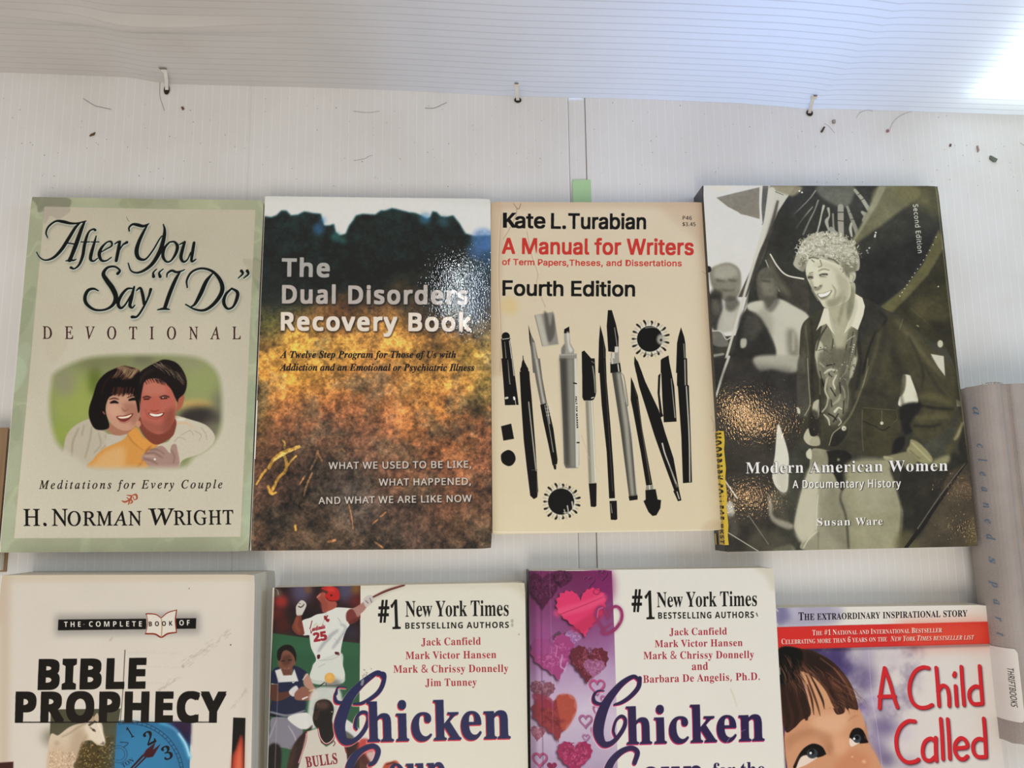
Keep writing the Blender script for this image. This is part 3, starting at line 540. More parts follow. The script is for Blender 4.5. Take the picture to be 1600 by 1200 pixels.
def art_pilot(a):
    X, Y = a.grid(); k = a.k; n = fbm(a.H, a.W, 60 * k, 6, 51); F, S, T = a.F, a.S, a.T
    a.c[:] = hx("3c3d32") * (1 + n[..., None] * .25)
    # background through frame (1080,280,3.478)
    a.fr = (1080, 280, 3.478)
    F("60,30 1400,30 1500,700 500,800 300,700 100,620", "33352e", 1, 6, 0)
    F("60,30 430,30 425,120 390,300 330,520 300,700 240,850 90,860", "cbccc6", 1, 2, 0)           # pale sky
    F("100,36 230,36 160,70 110,60", "cfcabb", .6, 8)
    F("137,100 250,72 378,42 372,216 300,196 270,190 255,178 200,150", "807c6e", 1, 2, 0)
    F("378,36 420,36 418,60 395,240 385,250 375,150", "5c5d56", 1, 1, 0); S("380,36,18 376,150,13 384,240,9", "c8c8be", 1, 1)
    F("420,40 560,46 515,110 470,180 430,300 400,400 330,560 300,560 340,470 380,330 400,200", "bdbcae", 1, 3, 0); F("400,330 470,190 430,330 300,640 255,640 330,480", "3a392f", .9, 3, 0)
    F("440,36 600,40 560,90 520,84 430,52", "8a8468", .9, 6); S("428,56,3 500,86,3", "45443a")
    # engine top
    F("690,36 880,36 870,120 840,150 800,150 700,90", "64665a", .9, 8)
    for q, c in (("676,62,7 640,110,5 560,190,4", "96968a"), ("660,150,5 610,210,7 572,262,8", "9a9a8c"), ("690,115,8 670,170,6 640,230,8 608,300,10", "8e8e80"), ("720,145,14 708,190,8 700,230,9 684,290,7", "b8b8a8"), ("745,160,16 750,200,8 735,230,20 748,280,8", "a8a898"),
                 ("770,190,12 772,240,10 775,300,14", "8a8a7c"), ("812,150,34 812,220,34 815,310,30", "98988a"), ("848,150,14 870,210,20 905,300,26", "8c8c7e"), ("890,60,18 930,110,22 965,165,24", "9c9c8c"), ("870,240,12 865,270,16 872,310,10", "b0b0a0"),
                 ("930,180,18 950,200,30 935,225,16", "989888"), ("760,270,26 780,300,40", "94948a")): S(q, c, .95, 2)
    for q in ("795,180,5 830,180,5", "795,225,5 830,228,5", "860,180,4 885,178,4", "868,220,4 900,212,4", "905,85,4 930,72,4", "920,115,4 945,102,4"): S(q, "2c2d27", .9, 1)
    for x, y in ((588, 64), (602, 72), (1003, 290), (1000, 303), (998, 312), (968, 374), (955, 388), (960, 400)): a.disc(x, y, 5, "e4e4da", .95, 1)
    # propeller blade & cowl arc on the right
    F("1015,36 1200,36 1240,90 1100,200 980,290 890,350 870,345 900,290 960,180", "68674c", 1, 8); F("1018,40 1060,40 1010,140 900,320 872,342 930,240", "8a8a70", .95, 5, 0); F("1100,40 1330,36 1345,200 1250,160 1150,120", "6a6640", .6, 30)
    F("940,400 1200,330 1355,250 1300,420 1180,560 1040,690 940,640 890,500", "26292a", .9, 20); F("1020,700 1160,590 1260,460 1345,270 1365,330 1368,380 1290,520 1180,640 1100,720 1040,730", "5c5a38", 1, 5, 0)
    F("1100,720 1180,645 1290,520 1372,390 1410,760 1400,900 1290,880 1160,770", "37361f", 1, 6, 0); F("1180,690 1330,640 1400,720 1390,800 1250,760", "4c482c", .8, 20)
    for i in range(14): t = i / 13; a.disc(1330 - 195 * t - 10 * math.sin(t * 3), 315 + 320 * t ** .8, 3.2, "d8d6c0", .9, 1)
    a.disc(1342, 584, 4, "e0e0d0", .9, 1); a.disc(1268, 120, 20, "7c7850", .5, 12)
    F("470,200 620,180 600,330 560,420 440,380", "2e2f2a", .8, 20); F("410,410 432,405 460,470 520,530 600,542 630,560 640,700 600,740 520,690 470,600 425,500", "3e3d33", 1, 3); S("430,408,8 470,475,9 520,522,9 610,542,9", "d2d2c2", .95, 1.5); S("405,440,6 440,530,5 480,610,5", "b0b0a0", .9, 1.5); F("430,430 455,500 500,560 540,640 470,590 430,500", "6c6a58", .7, 12)
    # crowd
    F("100,500 150,465 210,455 262,490 272,560 262,620 230,660 180,660 120,600", "7c7a6a", 1, 5); F("130,480 200,460 250,490 240,530 130,540", "a5a394", .8, 10); S("140,548,10 185,556,8", "3e3c34", .8, 6); S("205,548,10 245,552,8", "3e3c34", .8, 6); S("165,600,8 210,606,9 235,598,6", "4a483e", .8, 6); F("115,600 170,620 150,680 100,680", "34322b", .8, 8)
    F("85,475 105,476 108,500 88,505", "1c1c18", 1, 3); F("100,630 160,640 175,760 150,820 110,800", "2c2b26", .9, 8); F("110,660 150,660 155,720 125,740", "5c5a4e", .7, 8)
    F("180,700 270,670 250,800 200,830 140,820", "aaaa9c", .95, 6); F("190,640 240,640 260,680 220,720 185,700", "4a493f", .8, 8)
    F("360,520 400,480 440,490 470,560 470,620 450,690 390,690 360,620", "5a584c", 1, 5); F("380,560 440,540 455,620 400,640", "7c7a6a", .7, 10); S("385,552,8 430,556,8", "34322c", .7, 5)
    F("300,690 390,660 420,700 470,650 560,690 640,750 600,850 590,1000 560,1050 440,1040 460,930 400,800", "b9b8a8", 1, 5); F("390,700 440,760 420,960 360,760", "8d8c7c", .7, 14); F("520,830 560,820 590,930 560,1010 530,960", "6a6858", .8, 12); S("555,840,14 555,930,14", "aaa998", .8, 6); F("400,640 480,650 440,720 400,700", "514f45", .7, 8)
    F("270,740 330,720 380,760 430,850 460,960 440,1060 300,1060 130,1060 160,960 230,930", "2b2a26", 1, 8); F("300,740 360,740 390,800 340,870 280,860", "4a4940", .7, 12); F("270,870 300,870 296,910 270,915", "b0afa0", .9, 4); F("420,780 600,760 640,900 600,1060 440,1040", "b7b6a6", .001, 5)
    F("350,1010 450,1030 590,1040 560,1060 440,1068 360,1040", "8a897c", .8, 8)
    F("110,830 160,830 200,880 190,910 120,900", "6c6b62", 1, 4); S("115,825,5 160,828,5 190,870,5 215,860,8", "c2c2b6", .9, 1.5); S("120,960,14 175,950,12", "a2a298", .8, 4); S("120,990,10 175,975,9", "33332e", .9, 3)
    # strut (pale cable) from upper right to lower left
    S("440,60,36 420,180,30 370,360,20 300,590,15 240,800,14 150,1110,13 130,1180,12", "c2c2b4", .95, 2.5); S("470,120,14 440,240,20 385,400,16 320,600,9 262,800,4", "3c3b32", .8, 4)
    # ---------- sitter: jacket
    F("720,705 640,750 600,800 590,900 585,1010 570,1220 600,1350 620,1440 900,1500 1140,1500 1330,1400 1420,1300 1440,1113 1400,1000 1290,900 1160,770 1040,700 940,650 880,700 760,830", "3b3a2a", 1, 3)
    F("940,660 1040,705 1050,760 1000,820 940,880 900,900 905,780", "30312a", .9, 8)
    for q, c, w, al in (("1030,800,14 1000,940,18 960,1060,20 900,1180,24", "55523a", 8, .8), ("1130,760,10 1120,860,16 1170,960,20 1210,1060,18", "5a563a", 10, .7), ("620,800,8 635,940,9 640,1100,9", "5c5a48", 4, .8), ("600,820,6 598,960,8 600,1150,8", "4f4d3c", 5, .7),
                     ("1000,830,8 960,940,10 930,1060,10", "201f18", 5, .9), ("1160,800,12 1230,900,16 1300,1000,18", "605c3c", 12, .6), ("1060,980,40 1080,1080,40 1120,1160,36", "57532f", 18, .5), ("1250,930,30 1300,1040,30", "2c2a1c", 14, .6)): S(q, c, al, w)
    # shirt, neck, scarf
    F("735,700 760,700 790,790 850,760 880,640 905,690 890,780 860,900 830,1040 800,1120 760,1040 740,900", "8c8b74", 1, 3); F("775,780 850,770 840,860 810,960 775,860", "a9a88e", .9, 8)
    F("715,790 745,795 770,860 790,940 800,1060 770,1180 730,1060 690,1000 672,960 680,890 700,850", "76755f", 1, 3); F("860,820 905,820 900,900 905,980 880,1040 850,1120 830,1050 840,920", "6d6c58", 1, 3)
    F("690,880 715,900 720,960 700,1010 672,960", "bcbba4", .9, 4); F("680,980 730,1000 740,1060 700,1080", "c2c1aa", .85, 5); F("870,990 900,970 880,1060 860,1080", "b4b39c", .9, 4); F("835,1040 850,980 860,1000 845,1080", "aeae96", .85, 4)
    rg = random.Random(4)
    for q in ("735,800,8 700,860,10 680,930,8", "770,870,6 765,960,8 780,1060,8", "760,940,5 740,1000,6 745,1070,6", "880,830,6 865,920,7 850,1010,6", "900,880,5 890,960,6", "845,900,6 825,1000,7 830,1070,6"): S(q, "35342a", .85, 2.5)
    for i in range(60): x, y = rg.uniform(700, 780), rg.uniform(900, 1090); a.disc(x, y, rg.uniform(2, 4.5), rg.choice(("3a392f", "44433a", "bebda6", "a5a48e")), .75, 1.5)
    for i in range(34): x, y = rg.uniform(838, 893), rg.uniform(880, 1080); a.disc(x, y, rg.uniform(2, 4), rg.choice(("30302a", "44433a", "bab9a2", "9a9982")), .75, 1.5)
    S("690,930,4 720,925,5 755,950,4", "4c4b3c", .9, 1.5); S("690,940,3 720,936,4 752,960,3", "c2c1aa", .7, 1); S("845,880,5 870,860,5 890,850,4", "bab9a2", .7, 1.5)
    for i in range(10): a.disc(885 - i * 3.5, 900 + i * 13, 4, "d6d5c0", .9, 1)
    for q in ((738, 968), (748, 978), (742, 988), (753, 966)): a.disc(q[0], q[1], 5, "dcdbc8", .9, 1)
    F("722,700 745,702 762,760 785,850 765,830 735,785 700,800 678,826 700,770", "cdccb6", 1, 1.5, 0); F("745,700 760,705 780,790 786,852 760,800", "a6a58e", .8, 3)
    F("888,620 930,645 944,690 935,740 905,820 870,798 830,840 860,760 880,690", "cfceb8", 1, 1.5, 0); F("895,650 905,690 880,780 845,820 870,740", "b5b49c", .6, 4)
    # head
    F("745,690 770,640 880,560 890,640 870,740 830,800 790,790 765,740", "a3a288", 1, 3); F("860,600 885,600 880,700 850,770 845,700", "77765f", .8, 8)
    F("622,480 650,420 720,400 800,430 850,520 868,600 850,660 790,690 730,700 700,665 660,600 630,540", "c4c3ab", 1, 2); F("790,520 855,560 850,650 780,690 740,690 800,620", "a19f86", .8, 10); F("640,440 780,440 770,500 640,510", "d2d1ba", .7, 10)
    a.disc(876, 530, 18, "b9b89f", 1, 2, 34, .2); S("870,515,5 884,530,4 876,555,4", "7f7d66", .8, 2)
    F("560,440 575,400 600,350 640,310 700,292 770,296 830,320 880,350 912,420 912,490 880,500 862,515 850,530 835,500 810,470 760,450 700,430 650,430 622,470 610,500 580,490 555,465", "a7a692", 1, 3)
    F("850,470 900,450 895,500 860,510 848,535 826,490 815,440", "6e6c58", .9, 6); F("590,440 620,430 615,500 590,490", "807e6a", .8, 5)
    for i in range(520):
        an_ = rg.uniform(0, 6.283); q_ = rg.random() ** .5 * 1.03; x = 738 + 176 * q_ * math.cos(an_); y = 405 + 112 * q_ * math.sin(an_)
        if (y > 432 + abs(x - 720) * .12 and 622 < x < 815) or (y > 470 and x < 640) or (x > 815 and y > 500): continue
        r = rg.uniform(4, 13); t0 = rg.uniform(0, 6.3); q = [(x + r * math.cos(t0 + j * .75), y + r * .85 * math.sin(t0 + j * .75), rg.uniform(2.5, 5.5)) for j in range(4)]
        lit = rg.random() < (.66 if y < 400 else .45) * (1.1 if x < 780 else .75)
        S(q, rg.choice(("d6d5c4", "cccbb8", "c2c1ac", "e0dfd0")) if lit else rg.choice(("67664f", "7c7a66", "56553f", "8c8b76")), .62, 1.6)
    for i in range(40): x = rg.uniform(570, 905); y = 405 - 112 * math.sqrt(max(0, 1 - ((x - 738) / 176) ** 2)); S("%d,%d,6 %d,%d,5 %d,%d,3" % (x, y + 8, x + rg.uniform(-8, 8), y - 3, x + rg.uniform(-12, 12), y - rg.uniform(4, 12)), rg.choice(("b5b4a0", "9c9b86", "cfcebb")), .8, 1.5)
    for q in ("640,430,9 660,425,8 690,432,10", "700,440,5 708,470,6 690,478,5", "745,430,12 775,440,10 800,460,9", "655,440,6 668,450,6"): S(q, "5f5e4b", .85, 2)
    # face features (brows, eyes, nose, smile)
    S("632,530,8 645,520,9 662,520,6", "8a8870", .8, 2); S("690,502,6 715,490,8 750,496,6", "9c9a82", .8, 2)
    F("632,532 648,526 664,530 662,542 640,544", "3c3b30", .95, 2); F("694,520 715,512 742,514 735,526 705,530", "3a392e", .9, 2); S("706,524,4 735,524,4", "d6d5c2", .9, 1); S("642,540,4 655,540,3", "c8c7b2", .8, 1); S("700,534,4 735,534,4", "8c8a74", .7, 2)
    F("668,520 690,530 700,560 680,600 660,590 655,560", "cfceb8", .7, 5); F("660,580 680,588 712,572 708,590 690,605 668,604", "7a7862", .85, 4); a.disc(675, 588, 7, "4c4a3c", .9, 2, 4); a.disc(702, 580, 6, "4c4a3c", .8, 2, 4)
    F("660,470 700,455 780,470 840,560 830,640 770,690 735,695 800,600 790,520 730,480", "a6a48c", .55, 10); F("640,545 662,560 672,620 700,668 660,610", "9a987f", .7, 5); F("682,624 720,619 764,603 750,633 722,652 704,652", "69674f", .85, 2); F("690,625 725,620 758,606 742,630 715,640 700,640", "e6e5d4", 1, 1); S("703,655,6 730,652,7 755,632,5", "a3a189", .9, 2); S("655,600,5 672,630,6 690,660,5", "8b8972", .8, 3); S("770,585,5 782,610,7 770,640,5", "93917a", .7, 4)
    F("735,660 800,640 830,600 800,680 750,695", "85836b", .75, 8); S("766,575,6 785,605,8 776,650,6", "8b8970", .6, 3); S("835,640,14 815,720,16 800,780,12", "72705a", .6, 8); S("642,512,6 660,507,7", "77755f", .8, 2); S("694,496,7 722,488,8 750,494,6", "85836c", .7, 2)
    # ------- lower half
    a.fr = (1080, 560, 3.478)
    F("130,0 600,0 590,400 560,480 480,700 450,1050 180,1050", "35322b", 1, 8, 0); F("120,0 205,0 150,120 130,230", "2a2a24", 1, 3, 0); S("205,-10,14 170,90,13 134,210,10", "b8bab0", .95, 2)
    F("350,-10 600,-10 590,60 530,80 440,60 370,66", "a6a595", .95, 7); F("350,20 440,50 480,-10 440,-10", "8a897c", .001)
    F("200,60 560,80 570,300 420,330 220,200", "2c2c2c", .7, 24)
    F("470,360 500,420 528,520 530,600 520,720 470,710 440,640 455,520", "c9cabc", 1, 3); F("465,600 520,620 515,730 480,720", "b2b2a2", .7, 10)
    F("415,740 470,730 500,800 540,900 560,930 520,930 450,880 420,820", "4c4a3c", .9, 8); F("420,750 440,800 450,860 550,900 545,925 500,920 430,870", "a3a290", .8, 6); F("460,1030 540,1015 560,1050 450,1052", "a5a492", .9, 6); F("360,930 470,950 560,1050 300,1050", "4e4c3c", .7, 14)
    F("190,790 220,780 235,830 225,860 195,850", "b3b3a8", .95, 5); F("195,850 240,860 260,960 220,960", "504e44", .7, 10)
    S("180,660,8 250,760,8", "c9cabf", .95, 1.2); S("310,850,5 420,1010,4", "7c7a6c", .9, 1.5); S("190,940,5 365,1048,5", "b0b0a2", .95, 1.2)
    # jacket
    F("580,10 640,0 640,280 610,320 578,290", "46453a", .9, 5); S("632,0,5 640,150,6 645,250,6 618,310,6", "8b8a76", .9, 1.5); F("575,265 590,275 592,300 578,296", "c8c7b2", .9, 2)
    F("665,240 700,230 690,330 660,300", "b4b39c", .9, 3); S("690,0,5 700,200,6 680,330,6", "66644f", .8, 3); F("640,330 655,280 690,300 700,420 640,470", "24231b", .8, 6)
    F("610,430 635,380 650,420 690,430 695,470 640,470", "b7b69e", .95, 3); F("648,440 690,420 700,470 650,472", "9d9b82", .8, 3)
    # scarf knot
    F("705,-40 870,-40 850,120 862,200 845,290 790,360 745,350 725,280 740,160 700,80", "605f4e", .9, 10); F("730,60 800,60 790,150 760,230 735,160", "8c8b75", .7, 8); F("760,230 820,200 835,280 790,330 755,310", "84836d", .7, 8)
    for q, c, w in (("725,80,9 752,62,12 790,66,9", "bfbea8", 1.5), ("738,110,8 728,170,11 745,215,9", "b4b39c", 2), ("790,90,6 772,130,10 782,165,8", "c4c3ac", 1.5), ("745,215,9 735,260,8 712,290,8", "a9a890", 2), ("780,290,14 800,268,10 818,275,6", "cccbb4", 1.5), ("770,250,8 800,225,12 812,190,7", "a09f88", 2),
                   ("722,305,8 745,330,11 752,362,7", "b4b39c", 1.5), ("820,150,8 832,180,8 836,215,6", "8e8d76", 2), ("850,40,8 842,70,8 820,100,6", "84836c", 2), ("700,25,9 722,45,9", "98977e", 2), ("800,320,6 815,345,7 800,365,5", "aeada0", 1.5), ("846,120,5 854,200,6 846,270,5", "757460", 2)): S(q, c, .9, w)
    for q in ("750,88,6 765,100,6", "758,160,7 785,205,7", "806,130,6 812,190,6", "745,300,8 772,315,9 790,335,7", "772,345,8 800,300,6", "735,40,6 780,30,6", "700,70,6 718,150,8", "700,200,7 700,300,8", "830,230,6 826,300,6", "760,225,5 765,262,6"): S(q, "1e1d16", .85, 2)
    for i in range(26): x, y = rg.uniform(730, 850), rg.uniform(20, 120); a.disc(x, y, rg.uniform(2, 4), rg.choice(("24231c", "b8b7a0", "6a6954")), .7, 1)
    S("960,0,6 940,120,7 870,300,10 790,400,10 750,470,6", "66644c", .9, 3); S("965,40,3 930,160,4", "8f8d78", .7, 1); F("750,470 775,400 830,370 850,400 800,470", "28261a", .9, 3); S("750,472,4 770,410,5 810,376,5", "9c9a80", .9, 1); a.disc(830, 380, 13, "c9c8b2", 1, 2); a.disc(832, 382, 5, "5e5c4a", .8, 2)
    # pocket
    F("935,265 1115,280 1140,400 1120,480 1040,530 935,500 930,350", "403d27", 1, 4); S("935,268,3 1110,282,3", "6b684c", .8, 1.5); S("930,340,3 1000,370,4 1045,390,4 1112,345,4", "1c1b12", .9, 2); S("930,280,4 928,400,4 935,500,4", "66634a", .8, 2); S("1035,285,3 1035,345,4", "8d8b74", .8, 1); a.disc(1035, 352, 9, "c9c8b4", 1, 1.5); S("1112,290,4 1118,330,4 1080,370,4", "5f5c40", .8, 2)
    # arm gap, sleeve, hand
    F("1150,95 1185,92 1195,110 1232,240 1160,262 1125,255 1130,215 1150,170", "ccccb8", 1, 2.5); F("1145,95 1165,95 1160,170 1135,210 1140,150", "55533c", .9, 4)
    F("1300,-10 1370,-10 1372,30 1378,100 1340,50", "bfbfae", 1, 2, 0); F("1425,40 1445,200 1420,200 1400,120 1380,40", "3c3b26", 1, 3); F("1436,222 1462,235 1465,262 1440,262", "c2c2ae", 1, 2, 0)
    F("1130,270 1240,240 1260,300 1200,400 1110,440 1090,520 1140,500 1160,440", "1f1f18", 1, 6)
    for q in ("1250,210,24 1330,205,26 1400,230,20", "1270,270,20 1340,280,24 1400,310,18", "1230,340,18 1320,350,22 1390,370,16", "1215,410,16 1280,420,20 1340,400,14"): S(q, "55512f", .7, 10)
    for q in ("1240,240,10 1330,245,12 1410,260,8", "1240,310,10 1320,320,12", "1210,385,10 1300,390,10"): S(q, "252417", .7, 6)
    F("1195,440 1250,470 1310,545 1290,580 1230,560 1170,510 1185,470", "8f8d66", 1, 4); S("1200,460,8 1260,520,8 1300,560,6", "b8b68c", .7, 4); S("1185,500,6 1240,545,8", "5f5d3e", .7, 4)
    F("1050,535 1110,520 1180,510 1230,560 1150,600 1080,580 1050,550", "7b795c", 1, 4); S("1050,538,16 1090,546,16", "9c9a7a", .9, 3)
    # trousers
    F("655,495 740,500 860,510 870,560 1120,560 1130,650 1110,700 1150,820 1145,940 1130,1035 860,1038 610,1040 600,985 562,930 565,870 600,720 640,600", "91907a", 1, 3)
    F("640,600 700,600 690,730 680,930 600,1000 562,930 570,840 600,720", "b9b8a2", .9, 8); F("730,505 860,510 860,620 820,720 780,640 740,570", "23221a", 1, 4); F("655,500 730,500 740,580 660,560", "8a8870", .9, 4)
    F("860,560 1110,560 1120,700 1145,830 1130,1030 870,1035 850,800 840,700", "8f8e72", .9, 10); F("900,640 1080,640 1090,800 980,850 900,780", "a3a28a", .6, 24); F("760,700 830,750 850,1030 830,1035 720,900 690,880", "7b7a63", .7, 16)
    S("830,690,10 810,760,10 840,860,12 855,1030,10", "3a392c", .8, 5); S("690,740,3 682,830,3 680,930,3", "d0cfba", .9, 1.5); S("690,935,6 640,980,7 610,1030,6", "c8c7b0", .8, 3); S("690,930,5 690,1035,5", "5f5e4a", .7, 4); S("860,860,30 900,920,30", "75745c", .5, 12); S("1110,700,6 1140,820,6 1132,960,6", "5d5b45", .7, 4)
    F("625,510 650,490 655,545 630,540", "c6c5b0", .95, 3); a.disc(800, 550, 8, "77755f", .9, 2); F("1080,600 1130,560 1180,640 1170,760 1150,820 1115,700", "2a291d", .9, 6)
    # lower right: dark ground, strut
    F("1140,640 1290,580 1420,500 1500,560 1560,1030 1130,1040 1150,830", "2b2a20", 1, 10, 0); F("1400,620 1500,560 1560,1025 1200,1035 1280,900", "47402f", 1, 8, 0); F("1120,960 1200,940 1230,1035 1120,1040", "5a5738", .8, 14)
    S("1495,560,10 1420,660,22 1330,790,26 1240,930,22 1165,1030,16", "1d1c14", 1, 3); S("1490,565,5 1410,665,8 1320,790,7 1230,925,6", "6b675a", .9, 2); F("1460,300 1490,340 1480,420 1420,500 1400,540 1380,500 1430,400", "4f4c2e", .8, 10); S("1475,355,20 1450,410,18 1430,440,14", "9b9a74", .8, 5); F("1310,560 1390,525 1400,560 1330,600", "8f8e68", .9, 8); F("1490,330 1500,560 1480,560 1450,480", "28271a", .9, 6)
    F("1520,860 1560,900 1562,1020 1500,1020", "55522c", .6, 12)
    # tone and folds of jacket, sleeve and ground
    a.fr = (1080, 280, 3.478)
    F("1060,760 1160,780 1290,900 1400,1010 1440,1120 1440,1260 1390,1340 1300,1420 1230,1400 1190,1330 1250,1240 1230,1150 1190,1060 1120,960", "45422a", .75, 8)
    for q, c, w, al in (("1110,760,16 1190,860,20 1290,990,22 1370,1080,20", "605d40", 10, .7), ("1240,1180,30 1330,1190,34 1410,1220,26", "5e5a38", 12, .75), ("1230,1300,24 1310,1290,28 1390,1290,22", "5a5636", 10, .75), ("1240,1230,12 1330,1245,14 1420,1250,10", "1f1e13", 6, .85), ("1210,1340,12 1290,1345,12 1360,1330,8", "1f1e13", 6, .8),
                     ("1180,850,8 1230,960,10 1260,1060,10 1250,1130,8", "1d1c12", 7, .75), ("1260,1000,10 1330,1120,12 1380,1180,8", "25231a", 8, .6), ("905,830,10 920,1000,12 900,1140,10", "1d1d14", 7, .8), ("1020,720,10 1060,760,12 1010,830,8", "1e1e14", 6, .7), ("1075,870,14 1060,1000,18 1010,1140,18", "56523a", 12, .6),
                     ("650,760,10 660,900,12 655,1060,12 665,1200,10", "23221a", 7, .8), ("625,780,8 615,900,10 612,1050,10", "5a5846", 6, .6), ("940,1160,16 1060,1180,20 1120,1300,18", "2a291b", 12, .6), ("980,1260,30 1060,1300,36", "4e4a2c", 14, .6), ("1140,1180,10 1160,1300,12 1120,1440,10", "23221a", 8, .7)): S(q, c, al, w)
    S("1188,700,3 1290,790,3 1380,920,3 1440,1060,3", "6c6a4e", .5, 2); S("1150,760,3 1130,820,3", "8a8868", .6, 1.5)
    F("1400,700 1470,1000 1500,1350 1440,1200 1440,1060 1400,960 1330,860 1290,780 1400,760", "2f2e1c", .8, 10); a.disc(1352, 895, 15, "c4c3ac", .9, 3, 20); S("1225,795,6 1235,800,6", "a9a888", .8, 2); F("1300,950 1370,962 1378,1070 1340,1020", "bfbfae", 1, 2, 0)
    a.fr = (0, 0, 1); lm = a.c.mean(-1, keepdims=True); dk = np.clip(1.2 - lm * 1.6, .06, 1)
    a.c *= 1 + (fbm(a.H, a.W, 4 * k, 3, 55, .9)[..., None] * .2 + fbm(a.H, a.W, 26 * k, 4, 57, .7)[..., None] * .55) * dk
    a.fr = (1130, 700, 5.333)
    for t, x0, y0, x1, y1, cp, f, w in (("Modern", 188, 212, 670, 206, 92, 'sb', -.02), ("American", 720, 206, 1330, 196, 92, 'sb', -.02), ("Women", 1378, 197, 1868, 190, 92, 'sb', -.02)):
        P = a.tp(t, x0, y0, x1, y1, cp, f, w, .03); a.put(P, "15150e", .9, 2, d=(-6, 5)); a.put(P, "15150e", .5, 4, grow=3); a.put(P, "eeeee6", 1, .5)
    for t, x0, y0, x1, y1, cp, f, w in (("A Documentary History", 580, 334, 1478, 326, 64, 'ss', .008), ("Susan", 782, 648, 1060, 644, 62, 'sb', -.02), ("Ware", 1102, 643, 1328, 640, 62, 'sb', -.02)):
        P = a.tp(t, x0, y0, x1, y1, cp, f, w, .04); a.put(P, "15150e", .9, 2, d=(6, 3)); a.put(P, "eeeee6", 1, .5)
    a.fr = (1080, 280, 3.478); P = a.tp("Second Edition", 1205, 138, 1232, 402, 26, 'ss', .006, .03); a.put(P, "cfcfc4", 1, .5)
    a.fr = (0, 0, 1); a.S("1462,290,2 1495,580,2 1531,855,2", "c8c8a0", .3, .8)

